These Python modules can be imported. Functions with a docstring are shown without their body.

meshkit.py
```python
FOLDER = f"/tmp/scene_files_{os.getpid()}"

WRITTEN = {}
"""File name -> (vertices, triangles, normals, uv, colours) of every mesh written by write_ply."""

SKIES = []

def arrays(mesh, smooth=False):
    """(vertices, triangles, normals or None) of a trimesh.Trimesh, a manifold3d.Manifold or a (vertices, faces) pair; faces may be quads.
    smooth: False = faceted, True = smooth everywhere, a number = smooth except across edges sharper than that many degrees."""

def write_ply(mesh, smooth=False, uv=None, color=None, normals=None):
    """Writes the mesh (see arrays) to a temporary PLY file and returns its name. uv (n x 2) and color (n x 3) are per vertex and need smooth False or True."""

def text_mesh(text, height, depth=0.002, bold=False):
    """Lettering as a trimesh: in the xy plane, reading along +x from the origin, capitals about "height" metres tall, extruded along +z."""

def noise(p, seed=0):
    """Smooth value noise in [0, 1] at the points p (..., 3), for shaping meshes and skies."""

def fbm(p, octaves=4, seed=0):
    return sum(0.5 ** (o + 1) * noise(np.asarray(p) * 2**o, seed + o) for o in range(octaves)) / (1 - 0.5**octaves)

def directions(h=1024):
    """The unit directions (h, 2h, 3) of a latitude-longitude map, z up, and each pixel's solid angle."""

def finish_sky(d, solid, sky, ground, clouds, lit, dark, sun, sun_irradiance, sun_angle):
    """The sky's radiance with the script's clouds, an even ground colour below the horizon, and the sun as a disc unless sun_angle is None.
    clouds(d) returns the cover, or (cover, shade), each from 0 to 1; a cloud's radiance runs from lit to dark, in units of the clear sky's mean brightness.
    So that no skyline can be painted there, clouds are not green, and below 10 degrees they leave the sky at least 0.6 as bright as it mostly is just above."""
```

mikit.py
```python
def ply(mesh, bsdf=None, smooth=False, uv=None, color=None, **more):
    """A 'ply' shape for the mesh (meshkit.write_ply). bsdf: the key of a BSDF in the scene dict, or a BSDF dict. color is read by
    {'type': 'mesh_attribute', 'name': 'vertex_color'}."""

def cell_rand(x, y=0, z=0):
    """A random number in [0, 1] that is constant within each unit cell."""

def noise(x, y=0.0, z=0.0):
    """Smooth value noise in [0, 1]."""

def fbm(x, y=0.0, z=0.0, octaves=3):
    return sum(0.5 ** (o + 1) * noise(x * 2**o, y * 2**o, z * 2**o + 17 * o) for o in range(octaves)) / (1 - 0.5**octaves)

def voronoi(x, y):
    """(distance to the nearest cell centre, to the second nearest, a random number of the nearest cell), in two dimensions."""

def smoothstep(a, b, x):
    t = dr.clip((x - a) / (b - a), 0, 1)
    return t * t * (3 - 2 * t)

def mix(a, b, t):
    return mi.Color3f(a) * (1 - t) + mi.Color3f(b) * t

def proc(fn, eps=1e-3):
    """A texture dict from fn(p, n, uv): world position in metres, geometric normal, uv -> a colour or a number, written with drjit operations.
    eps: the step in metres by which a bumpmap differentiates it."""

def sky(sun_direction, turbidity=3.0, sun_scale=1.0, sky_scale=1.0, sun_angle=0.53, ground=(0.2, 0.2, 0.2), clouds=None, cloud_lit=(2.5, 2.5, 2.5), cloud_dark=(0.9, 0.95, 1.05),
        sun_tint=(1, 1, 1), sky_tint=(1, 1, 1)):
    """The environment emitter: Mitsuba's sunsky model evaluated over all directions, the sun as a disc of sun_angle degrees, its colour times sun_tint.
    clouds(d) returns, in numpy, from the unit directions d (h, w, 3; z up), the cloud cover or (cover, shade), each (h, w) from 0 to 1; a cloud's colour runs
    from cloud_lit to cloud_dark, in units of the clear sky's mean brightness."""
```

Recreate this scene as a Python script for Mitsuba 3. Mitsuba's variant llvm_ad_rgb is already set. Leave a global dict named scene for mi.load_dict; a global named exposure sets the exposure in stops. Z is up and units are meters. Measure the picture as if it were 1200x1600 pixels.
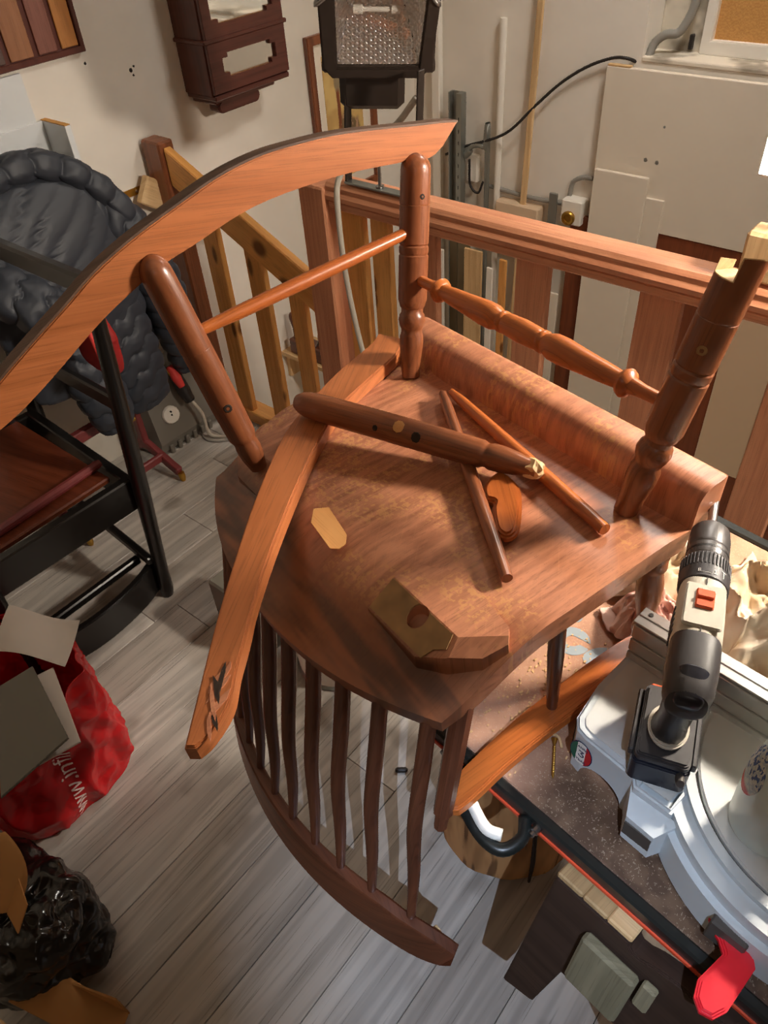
import math, random
import numpy as np, trimesh, mitsuba as mi, drjit as dr
import manifold3d as m3
from shapely.geometry import Polygon, Point, box as sbox, LineString
import shapely.affinity as aff
import mikit, meshkit
from mikit import noise, fbm, voronoi, cell_rand, smoothstep, mix, proc, ply
T = mi.ScalarTransform4f
rng = random.Random(7)
scene, labels = {}, {}

# ---------------------------------------------------------------- camera
R = np.array([[0.777, 0.394, -0.49], [0.626, -0.558, 0.545], [-0.059, -0.731, -0.68]])
u_, s_, v_ = np.linalg.svd(R); R = u_ @ v_
M = np.eye(4); M[:3, 0] = -R[:, 0]; M[:3, 1] = -R[:, 1]; M[:3, 2] = R[:, 2]; M[:3, 3] = [0, 0, 1.7]
scene['camera'] = {'type': 'perspective', 'fov_axis': 'x', 'fov': math.degrees(2 * math.atan(600 / 1204)), 'near_clip': .05, 'far_clip': 50., 'to_world': T(M)}
exposure = 0.12

# ---------------------------------------------------------------- light strengths (the lamps themselves are built further down)
KEY_POS, KEY_AIM, KEY_RAD = np.array([.26, 1.40, 1.62]), np.array([-.42, .62, .95]), (445., 390., 325.)
COOL_POS, COOL_POWER = np.array([.25, -.16, 1.98]), (4.1, 4.9, 6.2)
COOL_AIM = np.array([-.36, .53, 0.])
ROOM_POS, ROOM_RAD = np.array([-.75, 2.25, 2.36]), (51., 47.8, 43.5)
ROOM2_POS, ROOM2_RAD = np.array([.75, -.95, 2.36]), (7., 6.4, 5.7)  # unseen second ceiling lamp behind the camera, added as front fill on the chair

# ---------------------------------------------------------------- helpers
def srgb(r, g, b):
    return [((c / 255) / 12.92 if c / 255 < .04045 else ((c / 255 + .055) / 1.055) ** 2.4) for c in (r, g, b)]
def add(key, mesh, bsdf, smooth=30, label=None, cat=None, group=None, kind=None, uv=None, axis=None, color=None, **more):
    """one entry of the scene; axis = grain direction, gives uv (across, along) in metres"""
    if axis is not None:
        if isinstance(mesh, (tuple, list)): mesh = trimesh.Trimesh(np.asarray(mesh[0], float), tri(mesh[1]), process=False)
        if not isinstance(mesh, trimesh.Trimesh): mesh = m3tri(mesh)
        sm = trimesh.graph.smooth_shade(mesh, angle=math.radians(smooth), facet_minarea=None) if smooth not in (True, False) else mesh
        v = np.array(sm.vertices); a = np.asarray(axis, float); a = a / np.linalg.norm(a)
        b = np.cross(a, [0.31, .2, .93]); b /= np.linalg.norm(b); c = np.cross(a, b)
        off = rng.random() * 5
        uv = np.c_[v @ b + .63 * (v @ c) + off, v @ a + off * 3]
        mesh, smooth = (v, np.array(sm.faces)), (True if smooth is not False else False)
    scene[key] = ply(mesh, bsdf, smooth, uv=uv, color=color, **more)
    tag(key, label, cat, group, kind)
    return key
def tag(key, label=None, cat=None, group=None, kind=None):
    d = {k: v for k, v in (('label', label), ('category', cat), ('group', group), ('kind', kind)) if v}
    if d: labels[key] = {**labels.get(key, {}), **d}
    return key
def tri(f):
    f = np.asarray(f, int)
    return np.vstack([f[:, [0, 1, 2]], f[:, [0, 2, 3]]]) if f.shape[1] == 4 else f
def m3tri(m):
    k = m.to_mesh(); return trimesh.Trimesh(k.vert_properties[:, :3], k.tri_verts, process=False)
def tm3(t):
    t = t.copy(); t.merge_vertices()
    if t.volume < 0: t.invert()
    return m3.Manifold(m3.Mesh(np.asarray(t.vertices, np.float32), np.asarray(t.faces, np.uint32)))
def cat(*ms):
    out = []
    for m in ms:
        if isinstance(m, (tuple, list)): m = trimesh.Trimesh(np.asarray(m[0], float), tri(m[1]), process=False)
        elif not isinstance(m, trimesh.Trimesh): m = m3tri(m)
        out.append(m)
    return trimesh.util.concatenate(out)
def bx(size, c=(0, 0, 0), ch=.003):
    """box with chamfered edges, centred at c"""
    s = np.array(size, float) / 2; ch = min(ch, *(s * .45)); p = []
    for sx in (-1, 1):
        for sy in (-1, 1):
            for sz in (-1, 1):
                q = np.array([sx, sy, sz])
                for k in range(3):
                    r = s - ch; r[k] = s[k]; p.append(q * r)
    return trimesh.convex.convex_hull(np.array(p) + c)
def bb(x0, x1, y0, y1, z0, z1, ch=.003):
    return bx((x1 - x0, y1 - y0, z1 - z0), ((x0 + x1) / 2, (y0 + y1) / 2, (z0 + z1) / 2), ch)
def frame(o, x, y=None, z=None):
    """4x4 with the given axes (two of them), orthonormalised"""
    x = np.asarray(x, float); x = x / np.linalg.norm(x)
    if z is not None and y is None:
        z = np.asarray(z, float); z = z - x * (x @ z); z /= np.linalg.norm(z); y = np.cross(z, x)
    else:
        y = np.asarray(y, float); y = y - x * (x @ y); y /= np.linalg.norm(y); z = np.cross(x, y)
    m = np.eye(4); m[:3, 0], m[:3, 1], m[:3, 2], m[:3, 3] = x, y, z, o
    return m
def mv(mesh, m):
    if isinstance(mesh, (tuple, list)): mesh = trimesh.Trimesh(np.asarray(mesh[0], float), tri(mesh[1]), process=False)
    if not isinstance(mesh, trimesh.Trimesh): mesh = m3tri(mesh)
    mesh = mesh.copy(); mesh.apply_transform(m)
    return mesh
def shift(mesh, d): return mv(mesh, np.array([[1, 0, 0, d[0]], [0, 1, 0, d[1]], [0, 0, 1, d[2]], [0, 0, 0, 1.]]))
def beam(p0, p1, w, h, up=(0, 0, 1), ch=.003):
    """bar with rectangular section w (sideways) x h (up) from p0 to p1"""
    p0, p1 = np.asarray(p0, float), np.asarray(p1, float); L = np.linalg.norm(p1 - p0)
    return mv(bx((L, w, h), (L / 2, 0, 0), ch), frame(p0, p1 - p0, z=up))
def lathe(p0, p1, prof, n=28, caps=True):
    """turned piece: prof = [(t in metres from p0, radius)]"""
    p0, p1 = np.asarray(p0, float), np.asarray(p1, float); z = (p1 - p0) / np.linalg.norm(p1 - p0)
    x = np.cross(z, [.3, 1, .1]); x /= np.linalg.norm(x); y = np.cross(z, x)
    a = np.arange(n) * 2 * np.pi / n; v, f = [], []
    for t, r in prof: v.append(p0 + z * t + max(r, 1e-5) * (np.cos(a)[:, None] * x + np.sin(a)[:, None] * y))
    for i in range(len(prof) - 1):
        for j in range(n): f.append([i * n + j, i * n + (j + 1) % n, (i + 1) * n + (j + 1) % n, (i + 1) * n + j])
    f = list(tri(f)); k = len(prof) * n
    if caps:
        v += [[p0 + z * prof[0][0]], [p0 + z * prof[-1][0]]]
        for j in range(n): f += [[k, (j + 1) % n, j], [k + 1, k - n + j, k - n + (j + 1) % n]]
    return trimesh.Trimesh(np.vstack(v), np.array(f), process=False)
def dome(t0, t1, r, k=6, end=0.0):
    """profile rows of a rounded end from radius r at t0 to radius end at t1"""
    return [(t0 + (t1 - t0) * math.sin(a), end + (r - end) * math.cos(a)) for a in np.linspace(0, math.pi / 2 * .97, k)]
def spline(pts, n=8, closed=False):
    p = np.asarray(pts, float)
    if len(p) < 3: return np.array([p[0] + (p[1] - p[0]) * t for t in np.linspace(0, 1, n)])
    q = np.vstack([p[-1], p, p[0], p[1]]) if closed else np.vstack([2 * p[0] - p[1], p, 2 * p[-1] - p[-2]])
    out = []
    for i in range(1, len(q) - 2):
        a, b, c, d = q[i - 1], q[i], q[i + 1], q[i + 2]
        for t in np.arange(n) / n:
            out.append(.5 * (2 * b + (c - a) * t + (2 * a - 5 * b + 4 * c - d) * t * t + (3 * b - a - 3 * c + d) * t ** 3))
    if not closed: out.append(p[-1])
    return np.array(out)
def tube(pts, r, n=10, sm=6):
    """round bar along a smooth path; r a number or one per given point"""
    p = spline(pts, sm) if sm else np.asarray(pts, float)
    rr = np.interp(np.linspace(0, 1, len(p)), np.linspace(0, 1, len(np.atleast_1d(r))), np.atleast_1d(r)) if np.ndim(r) else np.full(len(p), r)
    t = np.gradient(p, axis=0); t /= np.linalg.norm(t, axis=1, keepdims=True) + 1e-12
    x = np.cross(t[0], [.2, .3, .93] if abs(t[0][2]) < .9 else [1, 0, .1]); x /= np.linalg.norm(x)
    a = np.arange(n) * 2 * np.pi / n; v, f = [], []
    for i in range(len(p)):
        x = x - t[i] * (t[i] @ x); x /= np.linalg.norm(x); y = np.cross(t[i], x)
        v.append(p[i] + rr[i] * (np.cos(a)[:, None] * x + np.sin(a)[:, None] * y))
    for i in range(len(p) - 1):
        for j in range(n): f.append([i * n + j, i * n + (j + 1) % n, (i + 1) * n + (j + 1) % n, (i + 1) * n + j])
    v = np.vstack(v + [p[:1], p[-1:]]); k = len(p) * n; f = list(tri(f))
    for j in range(n): f += [[k, (j + 1) % n, j], [k + 1, k - n + j, k - n + (j + 1) % n]]
    return trimesh.Trimesh(v, np.array(f), process=False)
def slab(poly, th, ch=.002):
    """shapely polygon in xy, extruded from z=0 to th with a chamfered rim"""
    poly = poly if isinstance(poly, Polygon) else Polygon(poly)
    if ch <= 0: return trimesh.creation.extrude_polygon(poly, th)
    ins = poly.buffer(-ch, join_style=2)
    if ins.is_empty or ins.geom_type != 'Polygon': return trimesh.creation.extrude_polygon(poly, th)
    a = trimesh.creation.extrude_polygon(poly, th - 2 * ch); a.apply_translation([0, 0, ch])
    b = trimesh.creation.extrude_polygon(ins, th)
    try:
        return m3tri(m3.Manifold.batch_boolean([tm3(b), tm3(a)], m3.OpType.Add)) if False else _cham(poly, ins, th, ch)
    except Exception:
        return trimesh.creation.extrude_polygon(poly, th)
def _cham(poly, ins, th, ch):
    def cs(p): return m3.CrossSection([np.array(p.exterior.coords)[:-1]] + [np.array(r.coords)[:-1] for r in p.interiors], m3.FillRule.EvenOdd)
    mid = m3.Manifold.extrude(cs(poly), th - 2 * ch).translate((0, 0, ch))
    full = m3.Manifold.extrude(cs(ins), th)
    half = m3.Manifold.extrude(cs(poly.buffer(-ch / 2, join_style=2)), th - ch).translate((0, 0, ch / 2))
    return m3tri(mid + full + half)
def grid(P):
    """mesh of a (n, m, 3) array of points"""
    n, m = P.shape[:2]; i, j = np.meshgrid(np.arange(n - 1), np.arange(m - 1), indexing='ij'); k = (i * m + j).ravel()
    return trimesh.Trimesh(P.reshape(-1, 3), tri(np.c_[k, k + m, k + m + 1, k + 1]), process=False)
def skin(P, th):
    """closed sheet of thickness th from a grid of points"""
    n, m = P.shape[:2]; du = np.gradient(P, axis=0); dv = np.gradient(P, axis=1)
    N = np.cross(du, dv); N /= np.linalg.norm(N, axis=2, keepdims=True) + 1e-12
    a, b = grid(P + N * th / 2), grid((P - N * th / 2)[:, ::-1])
    idx = np.arange(n * m).reshape(n, m); loop = np.r_[idx[0, :-1], idx[:-1, -1], idx[-1, :0:-1], idx[:0:-1, 0]]
    mir = idx[:, ::-1]; back = np.empty(n * m, int); back[idx.ravel()] = mir.ravel()
    l2 = np.roll(loop, -1); f = np.c_[loop, l2, back[l2] + n * m, back[loop] + n * m]
    return trimesh.Trimesh(np.vstack([a.vertices, b.vertices]), np.vstack([a.faces, b.faces + n * m, tri(f)]), process=False)
def nz(p, s=1.0, seed=0.0):
    """numpy noise in about [-1, 1] of points"""
    return meshkit.noise(np.asarray(p, float) * s + seed) * 1.0
def text(s, h, th=.0008):
    t = meshkit.text_mesh(s, h)
    if isinstance(t, (tuple, list)): t = trimesh.Trimesh(np.asarray(t[0], float), tri(t[1]), process=False)
    return t

# ---------------------------------------------------------------- materials
def pr(key, col, rough=.5, spec=.5, met=0., twos=True, **k):
    d = {'type': 'principled', 'base_color': col if isinstance(col, dict) else {'type': 'rgb', 'value': list(col)}, 'roughness': rough if isinstance(rough, dict) else float(rough), 'metallic': float(met), 'specular': float(spec), **k}
    scene[key] = {'type': 'twosided', 'bsdf': d} if twos else d
    return key
def wood(c1, c2, c3, fine=1.0, knots=0.):
    c1, c2, c3 = (mi.Color3f(*c) for c in (c1, c2, c3))
    def f(p, n, uv):
        u, v = uv.x, uv.y
        w = fbm(u * 7, v * 2.2, 3.3, 3)
        a = fbm(u * 130 * fine + w * 3, v * 4.0, 1.7, 3)
        b = fbm(u * 1000 * fine, v * 20, 4.1, 2)
        t = smoothstep(.25, .75, a * .75 + w * .35)
        col = mix(c1, c2, t)
        col = mix(col, c3, smoothstep(.50, .85, b) * .30)
        col = col * (0.86 + .28 * w)
        if knots:
            d1, d2, r = voronoi(u * 9, v * 3.2)
            col = mix(col, c3 * .6, smoothstep(.13, .05, d1) * smoothstep(.55, .6, r))
        return col
    return proc(f)
pr('wood_orange', wood(srgb(156, 90, 50), srgb(178, 108, 64), srgb(102, 56, 32)), .38)
pr('wood_chair', wood(srgb(102, 57, 34), srgb(132, 77, 47), srgb(56, 30, 18)), .30, clearcoat=.5, clearcoat_gloss=.85)
pr('wood_spindle', wood(srgb(78, 43, 29), srgb(102, 58, 38), srgb(46, 24, 16)), .32, clearcoat=.4, clearcoat_gloss=.85)
pr('wood_honey', wood(srgb(156, 80, 36), srgb(182, 102, 46), srgb(96, 44, 20)), .32, clearcoat=.4, clearcoat_gloss=.85)
pr('wood_rail', wood(srgb(192, 126, 92), srgb(212, 150, 114), srgb(150, 90, 62)), .5)
pr('wood_pine', wood(srgb(208, 142, 72), srgb(226, 166, 94), srgb(158, 98, 46), .6, 1.), .42)
pr('wood_raw', wood(srgb(196, 160, 112), srgb(216, 184, 138), srgb(160, 122, 80), .8), .65)
pr('wood_dark', wood(srgb(66, 32, 26), srgb(84, 42, 34), srgb(38, 18, 16)), .28, clearcoat=.5, clearcoat_gloss=.85)
def plaster(p, n, uv):
    a = fbm(p.x * 1.3 + p.y * 1.1, p.z * 1.5, p.y, 3); b = fbm(p.x * 9, p.y * 9, p.z * 9, 3)
    c = mix(mi.Color3f(*srgb(228, 222, 212)), mi.Color3f(*srgb(208, 201, 188)), smoothstep(.35, .7, a))
    return c * (.95 + .08 * b)
pr('plaster', proc(plaster), .9, .2)
pr('wall_dull', srgb(140, 122, 100), .9, .2)
pr('ceiling_paint', srgb(226, 220, 208), .9, .2)
def plank_fn(tint):
    t0 = mi.Color3f(*tint)
    def f(p, n, uv):
        x, y = p.x, p.y
        w = fbm(x * 5, y * 1.3, t0.x * 40, 3)
        a = fbm(x * 70 + w * 6, y * 2.6, t0.x * 70, 3); b = fbm(x * 330, y * 9, 7.7, 2)
        c = mix(t0 * .80, t0 * 1.12, smoothstep(.25, .72, a))
        c = mix(c, t0 * .45, smoothstep(.60, .78, b) * .6)
        d = fbm(x * 12, y * 12, 9.1, 3)
        c = mix(c, mi.Color3f(*srgb(96, 82, 68)), smoothstep(.58, .80, d) * .45)
        return c * (.88 + .22 * w)
    return proc(f)
for i_, c_ in enumerate([(176, 170, 163), (186, 181, 174), (167, 160, 152)]): pr('plank_%d' % i_, plank_fn(srgb(*c_)), .42, .35)
pr('subfloor', srgb(60, 55, 50), .9)

# ---------------------------------------------------------------- the room
XL, YB, ZC = -2.20, 2.85, 2.5
ST0, ST1, ZS = 1.56, YB, -1.30          # stairwell opening (Y range) and the level of its landing
def struct(key, mesh, bsdf, label=None, **k): return add(key, mesh, bsdf, False, label=label, kind='structure', **k)
struct('wall_left', bb(XL - .12, XL, -2.2, YB + .12, ZS - .1, ZC, .001), 'plaster', 'white plastered side wall with small nail holes')
WX0, WX1, WZ0, WZ1 = -1.215, -.1, .985, 2.05   # window recess
back = m3.Manifold.cube((4.6, .30, ZC - ZS + .1)).translate((XL - .12, YB, ZS - .1)) - m3.Manifold.cube((WX1 - WX0, .18, WZ1 - WZ0)).translate((WX0, YB - .02, WZ0))
struct('wall_back', m3tri(back), 'plaster', 'white plastered wall behind the stairwell with a window recess')
struct('wall_right', bb(2.36, 2.48, -2.2, YB + .12, ZS - .1, ZC, .001), 'wall_dull')
struct('wall_front', bb(XL - .12, 2.48, -2.32, -2.2, -.1, ZC, .001), 'wall_dull')
struct('ceiling', bb(XL - .12, 2.48, -2.32, YB + .3, ZC, ZC + .1, .001), 'ceiling_paint')
struct('floor', bb(XL, 2.36, -2.2, ST0, -.20, -.012, .001), 'subfloor', 'grey wood plank floor')
struct('stairwell_landing', bb(XL, 2.36, ST0 - .2, YB, ZS - .1, ZS, .001), 'plaster')
struct('stairwell_wall', bb(XL, 2.36, ST0 - .2, ST0 - .1, ZS, -.2, .001), 'plaster')
PW = .145; k_ = 0; prng = random.Random(3)
x_ = XL
while x_ < .75:
    y_ = -1.2 + prng.random() * .9; y_ = -.9 - prng.random() * .9
    while y_ < ST0:
        y1 = min(y_ + 1.15, ST0)
        x1 = min(x_ + PW, .75)
        add('floor__plank' + ('_%03d' % k_ if k_ else ''), bb(x_ + .0007, x1 - .0007, y_ + .0007, y1 - .0007, -.012, 0, .0012), 'plank_%d' % prng.randrange(3), False)
        k_ += 1; y_ = y1
    x_ += PW
# ---------------------------------------------------------------- the broken rocking chair, upside down: local axes f (chair front), l (its left in the picture), w (out of the underside)
CT = np.array([-.503, .624, 1.007]); CR = np.array([[.281, -.957, -.076], [.959, .283, -.018], [.039, -.068, .997]])
u_, s_, v_ = np.linalg.svd(CR); CR = u_ @ v_
CM = np.eye(4); CM[:3, :3] = CR; CM[:3, 3] = CT
def C(*p): return CR @ np.array(p, float) + CT
def chairadd(name, mesh, bsdf, axis, smooth=35, **k):
    base, i = 'rocking_chair__' + name, 0
    key = base
    while key in scene: i += 1; key = base + '_%03d' % i
    return add(key, mv(mesh, CM), bsdf, smooth, axis=CR @ np.array(axis, float) if axis is not None else None, **k)
tag('rocking_chair', 'broken brown wooden rocking chair turned upside down on the workbench', 'chair')
def sst(a, b, x):
    t = np.clip((x - a) / (b - a), 0, 1); return t * t * (3 - 2 * t)
def seat_fn(p, n, uv):
    q = p - mi.Vector3f(*[float(c) for c in CT])
    f, l, w = (q.x * float(CR[0, k]) + q.y * float(CR[1, k]) + q.z * float(CR[2, k]) for k in range(3))
    a = fbm(f * 16 + fbm(l * 9, f * 9, 1, 2) * 2, l * 130, w * 30, 4); b = fbm(f * 80, l * 1200, 2., 2); c = fbm(f * 7, l * 7, w * 7, 3)
    col = mix(mi.Color3f(*srgb(160, 102, 74)), mi.Color3f(*srgb(190, 130, 98)), smoothstep(.15, .85, a))
    col = mix(col, mi.Color3f(*srgb(84, 40, 24)), smoothstep(.56, .86, b) * .3)
    # pale scuffs, dried glue
    s = fbm(f * 260 + c * 4, l * 210, 5., 3); m = smoothstep(.52, .72, fbm(f * 13 + 3, l * 13, 8., 2))
    col = mix(col, mi.Color3f(*srgb(206, 158, 96)), smoothstep(.50, .66, s) * m * .42)
    # scratches
    s2 = fbm((f + l) * 14, (f - l) * 700, 3., 2)
    col = mix(col, mi.Color3f(*srgb(212, 150, 104)), smoothstep(.70, .86, s2) * .16)
    # darker streaked brown on the rolled-down back
    d = smoothstep(-.005, -.03, w) * smoothstep(-.10, -.17, f)
    col = mix(col, mix(mi.Color3f(*srgb(58, 30, 18)), mi.Color3f(*srgb(124, 70, 38)), smoothstep(.3, .7, fbm(f * 60, l * 9, 4., 3))), d * .85)
    return col * (.82 + .34 * c)
pr('wood_seat', proc(seat_fn), .36, clearcoat=.35, clearcoat_gloss=.8)
pr('glue_residue', proc(lambda p, n, uv: mix(mi.Color3f(*srgb(120, 92, 58)), mi.Color3f(*srgb(168, 130, 84)), fbm(p.x * 60, p.y * 60, p.z * 60, 3))), .7)
pr('hole_dark', srgb(38, 24, 14), .8)
# seat: a saddled slab with a rolled front lip (standing up here) and a rolled-down back
def seat_surf(f, l, fb):
    w = -.060 * sst(.165, -.02, (f - fb)) ** 1.15
    x = np.clip(np.abs((f - .2395) / .0435), 0, 1)
    return w + .047 * np.sqrt(1 - x ** 3.4) - .022 * sst(.25, .283, f) - .004 * sst(.15, .196, f) * sst(.208, .196, f)
vv = np.r_[np.linspace(0, .83, 52), .836 + .164 * (1 - np.cos(np.linspace(0, np.pi, 44))) / 2]; nu, nv = 61, len(vv); U = np.linspace(-1, 1, nu)
top, bot = np.zeros((nu, nv, 3)), np.zeros((nu, nv, 3))
for i, u in enumerate(U):
    fb = -.262 + .078 * abs(u) ** 2.2; f = fb + (.282 - fb) * vv
    hw = .302 - .012 * sst(.0, -.25, f) - .03 * np.clip((f - .23) / .052, 0, 1) ** 3
    l = u * hw; w = seat_surf(f, l, fb)
    top[i] = np.c_[f, l, w]
    th = .036 - .012 * sst(.06, 0, f - fb)
    bot[i] = np.c_[f * .985, l * .985, np.minimum(w - th, .012 - th)]
pts = np.concatenate([top, bot[:, ::-1]], axis=1)                     # closed loop in v
k0 = nu * 2 * nv; i, j = np.meshgrid(np.arange(nu - 1), np.arange(2 * nv), indexing='ij'); m_ = 2 * nv
fa = np.c_[(i * m_ + j).ravel(), (i * m_ + (j + 1) % m_).ravel(), ((i + 1) * m_ + (j + 1) % m_).ravel(), ((i + 1) * m_ + j).ravel()]
ends = []
for row, fl in ((0, 1), (nu - 1, 0)):
    for j in range(nv - 1):
        q = [row * m_ + j, row * m_ + j + 1, row * m_ + m_ - 2 - j, row * m_ + m_ - 1 - j]
        ends.append(q[::-1] if fl else q)
seat = trimesh.Trimesh(pts.reshape(-1, 3), np.vstack([tri(fa), tri(ends)]), process=False); trimesh.repair.fix_normals(seat)
chairadd('seat', seat, 'wood_seat', None, 40)
# the two rear leg blocks left standing where the seat rolls down; the near one with its empty hole
for s, nm in ((-1, 0), (1, 1)):
    blk = Polygon([(-.092, s * .133), (-.070, s * .165), (-.064, s * .22), (-.074, s * .280), (-.088, s * .294), (-.118, s * .286), (-.148, s * .260), (-.168, s * .228), (-.168, s * .133)])
    prof = m3tri(m3.Manifold.extrude(m3.CrossSection([np.array(blk.exterior.coords)[:-1][::(-1 if s > 0 else 1)]], m3.FillRule.NonZero), .055).translate((0, 0, -.050 if s < 0 else -.057)))
    def plane(nf, nl, pf, pl, k, m): 
        N = np.array([k * nf, k * nl, -1.]); L_ = np.linalg.norm(N); return m.trim_by_plane(tuple(N / L_), float((k * (nf * pf + nl * pl) - (.005 if s < 0 else -.002)) / L_))
    M_ = plane(1, 0, -.125, 0, .55, tm3(prof)); M_ = plane(.62, -.785 * s, -.090, .282 * s, .6, M_)
    if s < 0: M_ = M_ - tm3(lathe((-.138, s * .197, -.035), (-.138, s * .197, .05), [(0, .0135), (.09, .0135)]))
    chairadd('leg_block', m3tri(M_), 'wood_seat', None, 25, label='raised block with an empty leg hole' if s < 0 else None)
gp_ = tm3(mv(slab(Polygon([(-.022, .055), (.0225, .056), (.0228, -.058), (.006, -.064), (-.004, -.052), (-.021, -.046)]), .0014, 0), frame((-.1466, -.190, -.0062), (1, 0, .55), y=(0, 1, 0)))) - tm3(lathe((-.138, -.197, -.05), (-.138, -.197, .05), [(0, .0137), (.1, .0137)]))
chairadd('leg_block__glue_patch', m3tri(gp_), 'glue_residue', None, 25)
chairadd('leg_block__hole', lathe((-.138, -.197, -.034), (-.138, -.197, -.030), [(0, .0134), (.004, .0134)]), 'hole_dark', None)
def turned(t): return [(0, .0145), (.03, .0165), (.052, .0190), (.066, .0188), (.073, .0165), (.078, .0168), (.083, .0195), (.092, .0215), (.100, .0200), (.104, .0172), (.110, .0170), (.113, .0195), (.124, .0226), (.19, .0228), (.192, .0212), (.195, .0228), (.203, .0228), (.2055, .021), (.208, .0228), (.262, .0228), (.263, .022), (.2645, .0228)] + [(a, b) for a, b in t]
A, B_, C_ = np.array([.162, .229, 0]), np.array([.162, -.229, 0]), np.array([-.142, .197, -.006])
At, Bt, Ct = np.array([.249, .277, .318]), np.array([.249, -.277, .318]), np.array([-.186, .245, .318])
def ext(a, b, s): return a + (b - a) * s
chairadd('leg', lathe(A, At, turned([(.305, .0226)] + dome(.312, .333, .0224, 7)), 32), 'wood_chair', At - A)
# front right leg, its top snapped off to a ragged fork
lb = lathe(B_, Bt, turned([(.335, .0228)]), 40)
bf = frame(B_, Bt - B_, y=(0, 1, 0))
def leg_cut(d): return tm3(mv(bx((.06, .026 + 2 * d, .08), (.337 - d, .004, .016 - d), 0), bf)) + tm3(mv(bx((.05, .12, .12), (-d, 0, 0), 0), frame(ext(B_, Bt, 1.055), (Bt - B_) + np.array([.05, .12, 0]), y=(0, 1, 0))))
LB = tm3(lb)
chairadd('leg', m3tri(LB - leg_cut(.0012)), 'wood_chair', Bt - B_, 30, label='dark turned leg with a snapped notched top')
chairadd('leg_001__split_wood', m3tri((LB ^ leg_cut(.0012)) - leg_cut(0)), 'wood_raw', (0, 1, 0), 30)
chairadd('leg', lathe(C_, Ct, [(0, .0125), (.02, .0165), (.035, .0182), (.046, .0172), (.05, .0165), (.053, .0178), (.06, .0205), (.12, .0215), (.2, .0212), (.201, .0205), (.2025, .0212), (.27, .0212), (.30, .021)] + dome(.308, .334, .0208, 7), 32), 'wood_chair', Ct - C_)
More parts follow.
